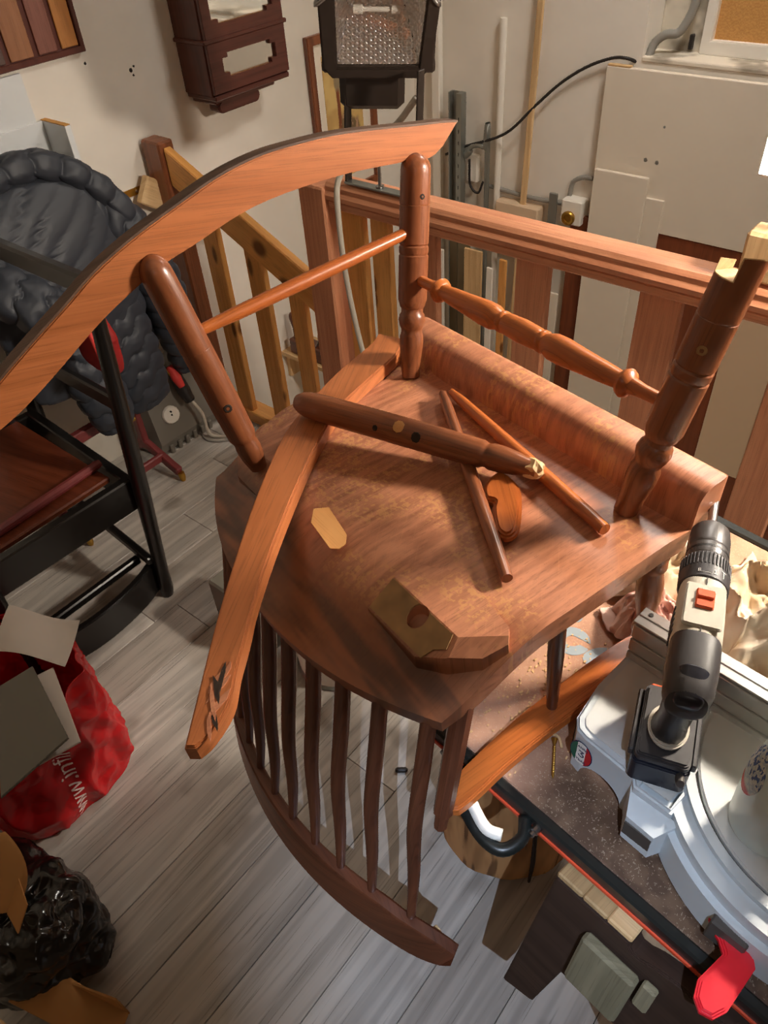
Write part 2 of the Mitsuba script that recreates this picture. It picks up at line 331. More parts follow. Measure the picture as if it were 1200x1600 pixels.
# knots and a plugged screw hole on the legs
# upper rocker: a curved board along the outside of the two left legs
ru = np.array([(.335, .338), (.30, .346), (.26, .353), (.13, .377), (.045, .385), (-.01, .386), (-.071, .379), (-.141, .362), (-.20, .346), (-.255, .326), (-.30, .303), (-.355, .276), (-.405, .25), (-.46, .218), (-.50, .192)])
rl = np.array([(-.505, .184), (-.46, .184), (-.411, .198), (-.378, .212), (-.345, .228), (-.275, .264), (-.218, .287), (-.173, .302), (-.126, .311), (-.026, .329), (.102, .327), (.22, .312), (.275, .303), (.303, .312)])
def board(outline, th, o, ex, ey, ch=.003, n=5):
    a = spline(outline, n, closed=True)
    return mv(slab(Polygon(a).buffer(0), th, ch), frame(o, ex, y=ey))
rock = mv(slab(Polygon(np.vstack([spline(ru, 5), spline(rl, 5)])).buffer(0), .026, .003), frame((0, .2847, 0), (1, .0736, 0), y=(0, 0, 1)))
n1 = tm3(rock) - tm3(lathe(A, At, [(.2, .0229), (.305, .0229)] + dome(.312, .3335, .0227, 7), 32)) - tm3(lathe(C_, Ct, [(.2, .0213), (.30, .0213)] + dome(.308, .3345, .0211, 7), 32))
we = LineString(spline(ru, 5)).buffer(.0014, cap_style=2)
chairadd('rocker', m3tri(n1), 'wood_orange', (1, 0, -.15), 25, label='orange brown curved rocker')
pr('wood_worn', wood(srgb(70, 48, 36), srgb(96, 70, 54), srgb(40, 26, 20)), .6)
chairadd('rocker__worn_edge', mv(slab(we, .022, 0), frame((0, .2827, 0), (1, .0736, 0), y=(0, 0, 1))), 'wood_worn', (1, 0, -.15), 25)
def knot(nm, a, b, t, r, size, mat='hole_dark', dx=0.):
    ax_ = (b - a) / np.linalg.norm(b - a); p = a + ax_ * t; d = CR.T @ (np.array([0, 0, 1.7]) - CT) - p; d = d - ax_ * (d @ ax_); d /= np.linalg.norm(d)
    d = d * math.cos(dx) + np.cross(ax_, d) * math.sin(dx); q = p + d * r
    chairadd(nm, lathe(q - d * .004, q + d * .0008, [(0, size), (.004, size), (.0048, size * .8)], 11), mat, None, 20)
    chairadd(nm + '__heart', lathe(q - d * .002, q + d * .0012, [(0, size * .45), (.0032, size * .4)], 9), 'wood_chair', None, 20)
knot('leg_002__plug', C_, Ct, .115, .0214, .0062)
knot('leg_001__plug', B_, Bt, .232, .0226, .0058, 'glue_residue')
knot('leg__plug', A, At, .275, .0226, .004, 'hole_dark', .5)
# stretchers
def along(a, b, t): return a + (b - a) / np.linalg.norm(b - a) * t
s0, s1 = along(A, At, .158), along(B_, Bt, .152); Ls = np.linalg.norm(s1 - s0)
half = [(.0, .0075), (.045, .0085), (.062, .0105), (.066, .0165), (.071, .0185), (.076, .0165), (.079, .012), (.083, .0115), (.10, .013), (.14, .0155), (.175, .0182), (.192, .0180), (.203, .0145), (.207, .0135), (.210, .0155), (.214, .0155), (.217, .0135), (.222, .0150), (Ls / 2, .0165)]
chairadd('stretcher', lathe(s0, s1, half + [(Ls - t, r) for t, r in half[::-1][1:]], 28), 'wood_honey', s1 - s0, label='honey coloured turned front stretcher')
s0, s1 = along(A, At, .228), along(C_, Ct, .222); Ls = np.linalg.norm(s1 - s0)
chairadd('stretcher', lathe(s0, s1, [(.0, .008), (.08, .0095), (Ls / 2, .0105), (Ls - .08, .0095), (Ls, .007)], 20), 'wood_honey', s1 - s0)
# hanging back: spindles down to the crest rail
def crest_f(l): return -.338 + .80 * l * l
for l0 in (-.267, -.209, -.156, -.105, -.052, .0, .052, .105, .156, .209, .267):
    fb = -.262 + .078 * abs(l0 / .29) ** 2.2 + .016
    l1 = l0 * 1.06
    p = [(fb, l0, -.065), (fb - .022, l0, -.16), (fb - .050, l0 * 1.01, -.27), (fb - .068, l0 * 1.03, -.37), (crest_f(l1) + .004, l1, -.452)]
    chairadd('spindle', tube(p, [.0098, .0105, .0100, .0085, .0062], 12), 'wood_spindle', (0, 0, 1), True)
ll = np.linspace(-.345, .345, 47); cr = []
for l in ll:
    e = np.clip((abs(l) - .262) / .083, 0, 1); wt = -.447 - .022 * e ** 2 - .012 * sst(.25, .262, abs(l)); wb = -.530 + .036 * e ** 2.6
    q = math.sqrt(max(1 - max(0, (abs(l) - .325) / .0203) ** 2, .02)); m = (wt + wb) / 2; wt, wb = m + (wt - m) * q, m + (wb - m) * q
    t = np.array([1, -1.6 * l]) / math.hypot(1, 1.6 * l); th = .0095
    f = crest_f(l)
    ring = [(f + t[0] * a, l + t[1] * a, b) for a, b in ((th, wt - .003), (th - .003, wt), (-th + .003, wt), (-th, wt - .003), (-th - .012, wb + .003), (-th - .009, wb), (th - .015, wb), (th - .012, wb + .003))]
    cr.append(ring)
cr = np.array(cr); nn = len(ring); f_ = []
for i in range(len(ll) - 1):
    for j in range(nn): f_.append([i * nn + j, i * nn + (j + 1) % nn, (i + 1) * nn + (j + 1) % nn, (i + 1) * nn + j])
cap = [[0, j, j + 1] for j in range(1, nn - 1)] + [[(len(ll) - 1) * nn, (len(ll) - 1) * nn + j + 1, (len(ll) - 1) * nn + j] for j in range(1, nn - 1)]
crest = trimesh.Trimesh(cr.reshape(-1, 3), np.vstack([tri(f_), cap]), process=False); trimesh.repair.fix_normals(crest)
chairadd('crest_rail', crest, 'wood_spindle', (0, 1, 0), 30, label='dark curved crest rail hanging near the floor')
chairadd('crest_rail__peg', lathe((crest_f(-.306) + .02, -.306, -.497), (crest_f(-.306) + .004, -.306, -.497), [(0, .008), (.008, .0085), (.016, .0085)]), 'wood_raw', (1, 0, 0))
# armrests, their posts and spindles (the right one lies on the bench)
au = [(-.182, -.279), (-.158, -.266), (-.052, -.252), (.018, -.249), (.09, -.247), (.165, -.250), (.19, -.258)]
al = [(.19, -.285), (.165, -.289), (.098, -.292), (.036, -.294), (-.034, -.294), (-.102, -.297), (-.184, -.304)]
for s in (1, -1):
    out = [(f, l * s) for f, l in au] + [(f, l * s) for f, l in al]
    arm = slab(Polygon(spline(out, 4, closed=True)).buffer(0), .020, .004)
    arm.vertices[:, 2] -= .247
    arm.vertices[:, 2] += .012 * np.sin((arm.vertices[:, 0] + .18) / .36 * np.pi)*0
    chairadd('armrest', arm, 'wood_honey', (1, 0, 0), 30)
    p0, p1 = np.array([-.137, -.277 * s, -.052]), np.array([-.207, -.291 * s, -.268]); Lp = np.linalg.norm(p1 - p0)
    chairadd('back_post', lathe(p0, p1, [(0, .0135), (.1, .0135), (Lp - .03, .0125), (Lp - .028, .009), (Lp - .004, .0085), (Lp, .006)], 8), 'wood_spindle', p1 - p0, 20)
    p0, p1 = np.array([-.002, -.282 * s, -.03]), np.array([.004, -.268 * s, -.230])
    chairadd('arm_spindle', lathe(p0, p1, [(0, .0105), (.08, .0105), (.2, .0072)], 18), 'wood_spindle', p1 - p0)
    p0, p1 = np.array([.165, -.278 * s, -.03]), np.array([.172, -.270 * s, -.230])
    chairadd('arm_post', lathe(p0, p1, [(0, .016), (.015, .019), (.02, .0155), (.026, .018), (.034, .018), (.04, .014), (.07, .0175), (.10, .0165), (.15, .0095), (.156, .0145), (.165, .016), (.172, .012), (.2, .010)], 24), 'wood_chair', p1 - p0)

# ---------------------------------------------------------------- loose pieces lying on the seat
pr('veneer_tan', wood(srgb(206, 146, 84), srgb(216, 160, 98), srgb(180, 118, 60)), .6)
def lay(*p): return C(*p)
r2l = np.array([(.185, .352), (.154, .331), (.06, .293), (-.031, .243), (-.099, .193), (-.19, .099), (-.261, .015), (-.326, -.067), (-.388, -.151), (-.424, -.200)])
r2r = np.array([(-.415, -.2075), (-.397, -.203), (-.365, -.182), (-.340, -.148), (-.313, -.115), (-.278, -.07), (-.213, .002), (-.123, .092), (-.057, .151), (.009, .202), (.09, .238), (.164, .268), (.205, .30)])
out = np.vstack([spline(r2l, 5), spline(r2r, 5)])
r2 = mv(slab(Polygon(out).buffer(0), .024, .0025), CM @ frame((0, 0, .0005), (1, 0, 0), y=(0, 1, 0)))
add('loose_rocker', r2, 'wood_orange', 25, 'orange curved rocker broken off, lying across the upturned seat with its end hanging out', 'chair rocker', axis=CR @ np.array([.72, .7, 0]))
bw = random.Random(4)
for i in range(9):
    t_ = (i - 4) / 4.; c_ = np.array([-.372 + .020 * t_ + bw.uniform(-.004, .004), -.164 + .026 * t_ + bw.uniform(-.007, .007)]); L_, W_ = bw.uniform(.012, .026), bw.uniform(.002, .0055)
    pg = Polygon([(-L_, 0), (-L_ * .3, W_), (L_ * .5, W_ * .7), (L_, bw.uniform(-.002, .002)), (L_ * .4, -W_), (-L_ * .6, -W_ * .6)])
    add('loose_rocker__splinter' + ('_%03d' % i if i else ''), mv(slab(pg, bw.uniform(.0008, .0025), 0), CM @ frame((c_[0], c_[1], .0243), (.62, .78, bw.uniform(-.04, .04)), z=(0, 0, 1)) @ trimesh.transformations.rotation_matrix(bw.uniform(-.5, .5), [0, 0, 1])), 'hole_dark' if i % 3 == 1 else 'wood_seat', 20)
b0, b1 = np.array([-.040, .222, .047]), np.array([.118, -.118, .026]); Lb = np.linalg.norm(b1 - b0)
bl = lathe(C(*b0), C(*b1), [(-.012, .006), (-.009, .0115), (0, .0165), (.012, .0195), (.05, .021), (.24, .0205), (.296, .0195), (.302, .0165), (.306, .0165), (.311, .0185), (.325, .0182), (.345, .0160), (Lb - .018, .013), (Lb, .0115)], 30)
add('loose_chair_leg', bl, 'wood_chair', 30, 'brown round chair leg with a snapped pale tip lying across the seat', 'chair leg', axis=C(*b1) - C(*b0))
for i, (t_, dx_, sz) in enumerate([(.205, .15, .0075), (.175, -.25, .009), (.14, .3, .0045)]):
    ax_ = (b1 - b0) / Lb; p_ = b0 + ax_ * t_; d_ = CR.T @ (np.array([0, 0, 1.7]) - CT) - p_; d_ = d_ - ax_ * (d_ @ ax_); d_ /= np.linalg.norm(d_); d_ = d_ * math.cos(dx_) + np.cross(ax_, d_) * math.sin(dx_); q_ = p_ + d_ * .0204
    add('loose_chair_leg__worn_hole' + ('_%03d' % i if i else ''), mv(lathe(q_ - d_ * .004, q_ + d_ * .0008, [(0, sz), (.004, sz), (.0048, sz * .7)], 9), CM), 'hole_dark' if i != 1 else 'veneer_tan', 20)
tip = lathe(C(*along(b0, b1, Lb - .014)), C(*along(b0, b1, Lb + .02)), [(0, .0132), (.010, .0135), (.018, .011), (.022, .007)], 9)
tip.vertices += .0018 * np.stack([np.sin(tip.vertices[:, 1] * 900), np.sin(tip.vertices[:, 2] * 1100), np.sin(tip.vertices[:, 0] * 1000)], 1)
add('loose_chair_leg__split_tip', tip, 'wood_raw', 20, axis=C(*b1) - C(*b0), label='pale split wood')
q0, q1 = np.array([.155, .132, .013]), np.array([-.032, -.229, .011])
add('loose_spindle', lathe(C(*q0), C(*q1), [(0, .006), (.03, .0082), (.2, .0098), (.34, .0090), (.405, .0072)], 12), 'wood_chair', 30, 'dark brown loose spindle lying under the broken leg', 'chair spindle', axis=C(*q1) - C(*q0))
q0, q1 = np.array([.168, .127, .012]), np.array([.109, -.246, .011])
add('loose_spindle_001', lathe(C(*q0), C(*q1), [(0, .0055), (.03, .008), (.2, .0098), (.34, .009), (.376, .0078)], 12), 'wood_honey', 30, 'honey coloured loose spindle lying along the raised seat lip', 'chair spindle', axis=C(*q1) - C(*q0))
fr = Polygon(spline([(.09, -.075), (.088, -.115), (.062, -.150), (.030, -.178), (.012, -.178), (.010, -.160), (.030, -.130), (.042, -.118), (.038, -.105), (.055, -.085)], 6, closed=True))
fm = slab(fr, .018, .006)
add('loose_wood_fragment', mv(fm, CM @ frame((0, 0, .0), (1, 0, 0), y=(0, 1, 0))), 'wood_honey', 50, 'small glossy curved wood fragment lying beside the dark spindle', 'wood fragment', axis=CR @ np.array([.5, .8, 0]))
vs = Polygon([(-.1175, .040), (-.128, .017), (-.128, -.045), (-.108, -.030), (-.104, .012), (-.108, .028)])
add('veneer_scrap', mv(slab(Polygon([(-.134, .044), (-.151, .022), (-.158, -.038), (-.150, -.046), (-.138, -.044), (-.128, -.030), (-.117, .032)]), .0012, 0), CM @ frame((0, 0, .0045), (1, 0, 0), y=(0, 1, 0))), 'veneer_tan', 20, 'small tan veneer scrap stuck on the seat', 'veneer scrap', axis=CR @ np.array([0, 1, 0]))
# ---------------------------------------------------------------- railing, gate and stair things
pr('white_board', srgb(222, 212, 196), .6, .3)
pr('white_cool', srgb(216, 220, 222), .55, .3)
pr('cream_board', srgb(216, 190, 160), .6, .3)
pr('brown_board', wood(srgb(112, 56, 30), srgb(128, 66, 36), srgb(90, 42, 22), .5), .5)
pr('galvanised', srgb(150, 154, 150), .38, .5, .75)
pr('steel', srgb(176, 176, 176), .28, .5, 1.)
pr('alu', srgb(206, 206, 204), .3, .5, .9)
pr('brass', srgb(178, 138, 62), .32, .5, .9)
pr('olive_board', srgb(112, 100, 76), .7)
pr('dark_plastic', srgb(34, 32, 32), .45)
pr('grey_plastic', srgb(140, 138, 132), .5)
pr('white_plastic', srgb(232, 228, 218), .4)
pr('rail_cable', srgb(190, 184, 172), .5)
pr('cement', proc(lambda p, n, uv: mix(mi.Color3f(*srgb(150, 142, 128)), mi.Color3f(*srgb(214, 206, 190)), smoothstep(.3, .6, fbm(p.x * 14, p.y * 14, p.z * 14, 3)))), .9, .2)
pr('cork', proc(lambda p, n, uv: mix(mi.Color3f(*srgb(176, 126, 70)), mi.Color3f(*srgb(206, 158, 98)), fbm(p.x * 240, p.y * 240, p.z * 240, 2))), .9, .2)
RY = 1.482
tag('stair_railing', 'orange brown wooden stair railing with moulded handrail and wide flat balusters', 'railing')
hp = Polygon([(-.037, 0.0), (-.040, .012), (-.034, .022), (-.036, .034), (-.030, .044), (-.015, .050), (.015, .050), (.030, .044), (.036, .034), (.034, .022), (.040, .012), (.037, 0)])
hr = mv(slab(hp, 1.75, 0), frame((-1.415, RY, .943), (0, 1, 0), z=(1, 0, 0)))
add('stair_railing__handrail', hr, 'wood_rail', 20, axis=(1, 0, 0))
add('stair_railing__lower_fillet', bb(-1.415, .335, RY - .034, RY + .034, .918, .943, .007), 'wood_rail', 25, axis=(1, 0, 0))
add('stair_railing__newel_post', bb(-1.508, -1.416, RY - .045, RY + .045, 0, .972, .005), 'wood_rail', 25, axis=(0, 0, 1), label='dark square newel post')
for i, (x0, x1, y) in enumerate([(-1.392, -1.318, 0), (-1.296, -1.236, .004), (-1.15, -1.082, 0), (-.856, -.772, 0), (-.556, -.464, 0), (-.262, -.170, 0), (.04, .13, 0)]):
    add('stair_railing__baluster' + ('_%03d' % i if i else ''), bb(x0, x1, RY - .012 + y, RY + .012 + y, 0, .920, .003), 'wood_pine' if i < 2 else 'wood_rail', 25, axis=(0, 0, 1))
add('wood_block', bb(-.372, -.285, RY - .03, RY + .03, .9935, 1.085, .006), 'wood_raw', 25, 'pale square wood block standing on the handrail behind the snapped leg', 'wood block', axis=(0, 0, 1))
# small gate with a sloping top rail
tag('stair_gate', 'yellow pine stair barrier with sloping top rail left of the newel post', 'stair gate')
add('stair_gate__post', bb(-2.188, -2.102, RY - .03, RY + .03, 0, .973, .006), 'wood_chair', 25, axis=(0, 0, 1), label='brown square post')
dg = Polygon([(-2.10, .955), (-2.10, .845), (-1.508, .560), (-1.508, .675)])
add('stair_gate__top_rail', mv(slab(dg, .03, .003), frame((0, RY + .015, 0), (1, 0, 0), y=(0, 0, 1))), 'wood_pine', 25, axis=(.9, 0, -.43))
add('stair_gate__bottom_rail', bb(-2.102, -1.508, RY - .02, RY + .05, 0.0, .048, .004), 'wood_pine', 25, axis=(1, 0, 0))
for i, (x0, x1) in enumerate([(-2.055, -2.0), (-1.995 + .005, -1.925), (-1.80, -1.735), (-1.628, -1.57)][1:]):
    x0 -= .02; x1 -= .012
    zt = .955 - (x0 + .03 + 2.10) * .474 - .03
    add('stair_gate__baluster' + ('_%03d' % i if i else ''), bb(x0, x1, RY - .010, RY + .0135, .046, zt, .003), 'wood_pine', 25, axis=(0, 0, 1))
add('wall_handrail', beam((-2.165, 1.40, .845), (-2.165, 1.66, .665), .03, .085, ch=.004), 'wood_raw', 25, 'pale wooden board sloping along the wall behind the stair gate', 'board', axis=(0, 1, -.7))
tag('wall_bracket', 'flat tan metal bracket screwed to the white wall beside the gate post', 'bracket')
add('wall_bracket__plate', bb(-2.2, -2.196, 1.335, 1.43, .822, .844, .001), 'brass', 25)
for i, y in enumerate((1.352, 1.40)): add('wall_bracket__screw' + ('_%03d' % i if i else ''), lathe((-2.197, y, .833), (-2.193, y, .833), [(0, .005), (.002, .005), (.003, .002)], 12), 'steel')
# tool shelf with wooden planes
tag('tool_shelf', 'small pale wooden shelf on the stairwell wall', 'shelf')
add('tool_shelf__board', bb(-2.2, -1.72, 1.88, 2.05, -.012, .008, .002), 'wood_raw', 25, axis=(1, 0, 0))
add('tool_shelf__bracket', bb(-2.2, -2.18, 1.90, 2.03, -.12, -.012, .002), 'wood_raw', 25, axis=(0, 0, 1))
for i, (y, x, c, lb) in enumerate([(1.925, -2.03, 'wood_spindle', 'old brown wooden hand plane with horn handle nearest on the shelf'), (2.01, -1.95, 'wood_chair', 'old dark wooden hand plane behind the nearer one on the shelf')]):
    k = 'hand_plane' + ('_%03d' % i if i else ''); tag(k, lb, 'hand plane')
    add(k + '__body', bb(x - .13, x + .17, y - .03, y + .03, .008, .075, .006), c, 25, axis=(1, 0, 0))
    add(k + '__horn', tube([(x - .10, y, .07), (x - .105, y, .12), (x - .12, y, .165), (x - .115, y, .18)], [.018, .015, .014, .010], 10), c, True)
    add(k + '__wedge', beam((x + .03, y, .06), (x + .085, y, .15), .035, .016), c, 25, axis=(.4, 0, .9))
    add(k + '__iron', beam((x + .012, y, .07), (x + .06, y, .16), .04, .004), 'steel')

# ---------------------------------------------------------------- on the left wall
tag('wood_sample_board', 'dark framed board with strips of coloured wood samples on the left wall', 'sample board')
add('wood_sample_board__frame', cat(bb(-2.2, -2.188, .92, 1.352, 1.232, 1.64, .001), bb(-2.2, -2.178, .92, 1.352, 1.232, 1.247, .002), bb(-2.2, -2.178, 1.338, 1.352, 1.232, 1.64, .002)), 'wood_dark', 25, axis=(0, 0, 1))
for i, (y0, y1, c) in enumerate([(.94, 1.045, (58, 52, 48)), (1.058, 1.115, (70, 50, 44)), (1.130, 1.198, (132, 84, 52)), (1.214, 1.270, (108, 62, 50)), (1.284, 1.336, (160, 102, 46))]):
    pr('sample_%d' % i, wood(srgb(*c), srgb(*[min(255, x + 16) for x in c]), srgb(*[x * .7 for x in c])), .5)
    add('wood_sample_board__strip' + ('_%03d' % i if i else ''), bb(-2.188, -2.182, y0, y1, 1.250, 1.63, .002), 'sample_%d' % i, 25, axis=(0, 0, 1))
add('white_wall_panel', bb(-2.2, -2.186, .90, 1.146, 1.10, 1.222, .001), 'white_cool', 25, 'plain white board on the wall below the sample board', 'panel')
tag('open_wall_box', 'open white wooden box with a brass hinge leaning on the wall above the jacket', 'box')
add('open_wall_box__back', bb(-2.192, -2.18, 1.0, 1.16, .82, 1.103, .001), 'white_cool')
add('open_wall_box__side', bb(-2.192, -2.075, 1.16, 1.178, .82, 1.103, .001), 'white_cool')
add('open_wall_box__top_edge', bb(-2.192, -2.076, 1.1605, 1.1775, 1.1032, 1.1055, .0005), 'cork')
add('open_wall_box__rail', bb(-2.192, -2.17, .985, 1.0, .82, 1.103, .001), 'wood_dark', axis=(0, 0, 1))
add('open_wall_box__hinge', cat(bb(-2.178, -2.160, 1.10, 1.158, .962, .985, .003), bb(-2.178, -2.165, 1.112, 1.126, .985, 1.005, .002), lathe((-2.163, 1.135, .96), (-2.163, 1.135, .99), [(0, .008), (.03, .008)], 14)), 'brass')
tag('wall_cabinet', 'small dark mahogany wall cabinet with shaped mirrors hanging on the white wall', 'wall cabinet')
CY0, CY1, CXF = 1.672, 2.006, -2.07
add('wall_cabinet__body', bb(-2.2, CXF - .004, CY0, CY1, 1.05, 1.72, .002), 'wood_dark', 25, axis=(0, 0, 1))
pr('mirror', (.82, .84, .84), .03, .5, 1.)
def cab_front(key, z0, z1, my0, my1, mz0, mz1, notch):
    fr = sbox(CY0 + .004, z0, CY1 - .004, z1)
    h = .012
    op = Polygon([(my0 + notch, mz0), (my1 - notch, mz0), (my1 - notch, mz0 + h), (my1, mz0 + h), (my1, mz1 - h), (my1 - notch, mz1 - h), (my1 - notch, mz1), (my0 + notch, mz1), (my0 + notch, mz1 - h), (my0, mz1 - h), (my0, mz0 + h), (my0 + notch, mz0 + h)])
    add(key, mv(slab(fr.difference(op), .014, .0015), frame((CXF - .005, 0, 0), (0, 1, 0), y=(0, 0, 1))), 'wood_dark', 20, axis=(0, 1, 0))
    add(key + '__mirror', bb(CXF - .0045, CXF - .001, my0 - .005, my1 + .005, mz0 - .005, mz1 + .005, .0005), 'mirror', label='shaped mirror glass')
cab_front('wall_cabinet__door', 1.056, 1.190, 1.728, 1.952, 1.094, 1.158, .022)
cab_front('wall_cabinet__door_001', 1.202, 1.70, 1.712, 1.962, 1.235, 1.66, .025)
add('wall_cabinet__ledge', bb(-2.2, CXF + .012, CY0 - .008, CY1 + .008, 1.190, 1.202, .004), 'wood_dark', 25, axis=(0, 1, 0))
add('wall_cabinet__base_moulding', cat(bb(-2.2, CXF + .006, CY0 + .004, CY1 - .004, 1.036, 1.052, .005), bb(-2.2, CXF - .02, CY0 + .02, CY1 - .05, 1.02, 1.038, .006)), 'wood_dark', 25, axis=(0, 1, 0))
dr_ = LineString([(CY0 + .05, 1.0), (CY1 - .14, 1.0)]).buffer(.020)
add('wall_cabinet__bottom_bracket', mv(slab(dr_, .05, .006), frame((-2.14, 0, .01), (0, 1, 0), y=(0, 0, 1))), 'wood_dark', 30, axis=(0, 1, 0))
tag('framed_picture', 'framed painting of brown still life shapes hanging behind the floodlight', 'picture')
FY0, FY1, FZ0, FZ1 = 2.216, 2.575, .50, 1.095
fr_o = sbox(FY0, FZ0, FY1, FZ1).difference(sbox(FY0 + .030, FZ0 + .030, FY1 - .030, FZ1 - .030))
add('framed_picture__frame', mv(slab(fr_o, .022, .003), frame((-2.199, 0, 0), (0, 1, 0), y=(0, 0, 1))), 'wood_chair', 20, axis=(0, 0, 1))
add('framed_picture__mat', bb(-2.198, -2.192, FY0 + .028, FY1 - .028, FZ0 + .028, FZ1 - .028, .0005), 'white_board')
def painting(p, n, uv):
    y, z = (p.y - 2.395) / .12, (p.z - .80) / .24
    w = fbm(y * 3, z * 3, 3., 3) - .5
    c = mix(mi.Color3f(*srgb(206, 176, 112)), mi.Color3f(*srgb(186, 150, 92)), smoothstep(.3, .7, fbm(y * 2, z * 4, 1., 3)))
    body = smoothstep(1., .8, dr.sqrt(dr.square((y - .1) / .62) + dr.square((z + .38) / .42)) + w * .5)
    c = mix(c, mi.Color3f(*srgb(96, 78, 60)), body * .85)
    neck = smoothstep(1., .7, dr.sqrt(dr.square((y + .25) / .22) + dr.square((z - .55) / .26)) + w * .6)
    c = mix(c, mi.Color3f(*srgb(120, 110, 92)), neck * .8)
    stem = smoothstep(.09, .05, dr.abs(y + .25 + w * .1)) * smoothstep(.45, .35, z) * smoothstep(-.3, -.1, z)
    c = mix(c, mi.Color3f(*srgb(120, 66, 40)), stem)
    dots = smoothstep(.62, .7, fbm(y * 9, z * 9, 6., 2)) * body
    return mix(c, mi.Color3f(*srgb(190, 150, 120)), dots * .7)
pr('painting', proc(painting), .5)
add('framed_picture__print', bb(-2.192, -2.1905, FY0 + .075, FY1 - .075, FZ0 + .075, FZ1 - .075, .0003), 'painting')
for i, (y, z, r) in enumerate([(1.492, 1.152, .006), (1.505, 1.160, .0035), (1.497, 1.138, .0035), (1.35, 1.20, .004)]):
    add('wall_left__nail_hole' + ('_%03d' % i if i else ''), lathe((-2.2, y, z), (-2.1988, y, z), [(0, r), (.001, r * .9)], 10), 'dark_plastic')

# ---------------------------------------------------------------- behind the stairwell: boards, poles and pipes along the back wall
def upright(key, x0, x1, z1, y, th, mat, label, cat_, z0=ZS, axis=True, **k):
    add(key, bb(x0, x1, y - th, y, z0, z1, .002), mat, 25, label, cat_, axis=(0, 0, 1) if axis else None, **k)
upright('large_white_panel', -1.322, -.40, .966, 2.832, .022, 'white_board', 'large white panel leaning below the window on a brown board', 'panel', .432, False)
add('large_white_panel__wood_edge', bb(-1.320, -1.235, 2.811, 2.831, .9665, .972, .001), 'wood_raw', axis=(1, 0, 0))
for i, (x, z, r) in enumerate([(-1.08, .80, .005), (-1.128, .683, .008), (-1.085, .680, .008)]): add('large_white_panel__screw_mark' + ('_%03d' % i if i else ''), lathe((x, 2.8102, z), (x, 2.8088, z), [(0, r), (.001, r * .6)], 10), 'galvanised')
upright('brown_panel', -1.40, -.30, .428, 2.838, .022, 'brown_board', 'dark brown board standing under the large white panel', 'panel')
upright('tall_white_board', -1.306, -1.094, .632, 2.795, .018, 'white_board', 'tall plain white board leaning in front of the large panel', 'board', axis=False)
upright('narrow_white_board', -1.118, -1.030, .556, 2.812, .012, 'white_board', 'narrow white board with pale edge tucked behind the tall white board', 'board', axis=False)
upright('cream_board_piece', -.69, -.50, .36, 2.812, .010, 'cream_board', 'speckled cream board on the brown panel right of the balusters', 'board', -.515, False)
add('galvanised_profile', cat(bb(-1.972, -1.925, 2.80, 2.806, ZS, .818, .001), bb(-1.930, -1.905, 2.77, 2.806, ZS, .818, .001), bb(-1.972, -1.966, 2.775, 2.806, ZS, .818, .001)), 'galvanised', 25, 'galvanised metal stud profile standing in the wall corner', 'metal profile')
for i in range(24): add('galvanised_profile__hole' + ('_%03d' % i if i else ''), bb(-1.9195, -1.9155, 2.7692, 2.7705, -.32 + i * .045, -.306 + i * .045, .0003), 'dark_plastic')
add('white_pole', tube([(-1.742, 2.80, ZS), (-1.763, 2.835, 1.075)], .0135, 14, 2), 'white_plastic', 40, 'tall white plastic pole leaning in the corner', 'pole')
add('wood_lath', beam((-1.66, 2.79, ZS), (-1.600, 2.83, 1.45), .026, .012, (0, 1, 0)), 'wood_raw', 25, 'tall thin tan wooden lath leaning on the back wall', 'lath', axis=(0, 0, 1))
add('white_corner_trim', bb(-2.085, -2.045, 2.815, 2.845, ZS, 1.3, .004), 'white_plastic', 25, 'white plastic corner trim strip standing in the wall corner', 'trim strip')
for i, (x0, x1, z1, y, m, lb) in enumerate([(-2.045, -2.02, .35, 2.72, 'wood_dark', 'dark brown slat in the corner stack beside leg and railing'), (-1.995, -1.94, .20, 2.70, 'white_plastic', 'white slat leaning beside the corner trim'), (-1.94, -1.90, .34, 2.75, 'olive_board', 'olive slat behind the white slat'),
        (-1.86, -1.80, .30, 2.70, 'olive_board', 'wide olive board standing right of the metal profile'), (-1.80, -1.71, .26, 2.66, 'wood_raw', 'tan rough board standing between olive board and white pole'), (-1.685, -1.655, .20, 2.66, 'white_plastic', 'narrow white slat in front of the dark gap'),
        (-1.635, -1.60, .24, 2.68, 'wood_pine', 'thin brown lath left of the wide baluster'), (-1.56, -1.53, .30, 2.68, 'wood_raw', 'thin tan lath close to the wide baluster'), (-1.47, -1.40, .10, 2.78, 'white_board', 'short white board right of the wide baluster')]):
    upright('leaning_slat' + ('_%03d' % i if i else ''), x0, x1, z1, y, .012, m, lb, 'slat')
# pipes, boxes and cables on the back wall
add('black_cable', tube([(-2.03, 2.84, .55), (-1.90, 2.80, .615), (-1.715, 2.80, .69), (-1.60, 2.82, .80), (-1.507, 2.83, .885), (-1.41, 2.83, .948), (-1.318, 2.83, .985), (-1.26, 2.83, .990), (-1.225, 2.87, .968)], .0055, 8), 'dark_plastic', True, 'thin black cable looping across the back wall', 'cable')
tag('wall_pipe', 'grey metal pipe elbow on the back wall beside the white pole', 'pipe')
add('wall_pipe__pipe', tube([(-1.90, 2.80, .59), (-1.86, 2.80, .625), (-1.81, 2.80, .622), (-1.80, 2.81, .56), (-1.80, 2.81, ZS)], .011, 10), 'galvanised', True)
add('wall_pipe__fitting', lathe((-1.905, 2.80, .575), (-1.875, 2.80, .605), [(0, .014), (.02, .016), (.04, .013)], 14), 'galvanised')
add('wall_pipe__cable_loop', tube([(-1.875, 2.79, .57), (-1.87, 2.79, .47), (-1.83, 2.79, .44), (-1.805, 2.79, .49)], .005, 8), 'dark_plastic', True)
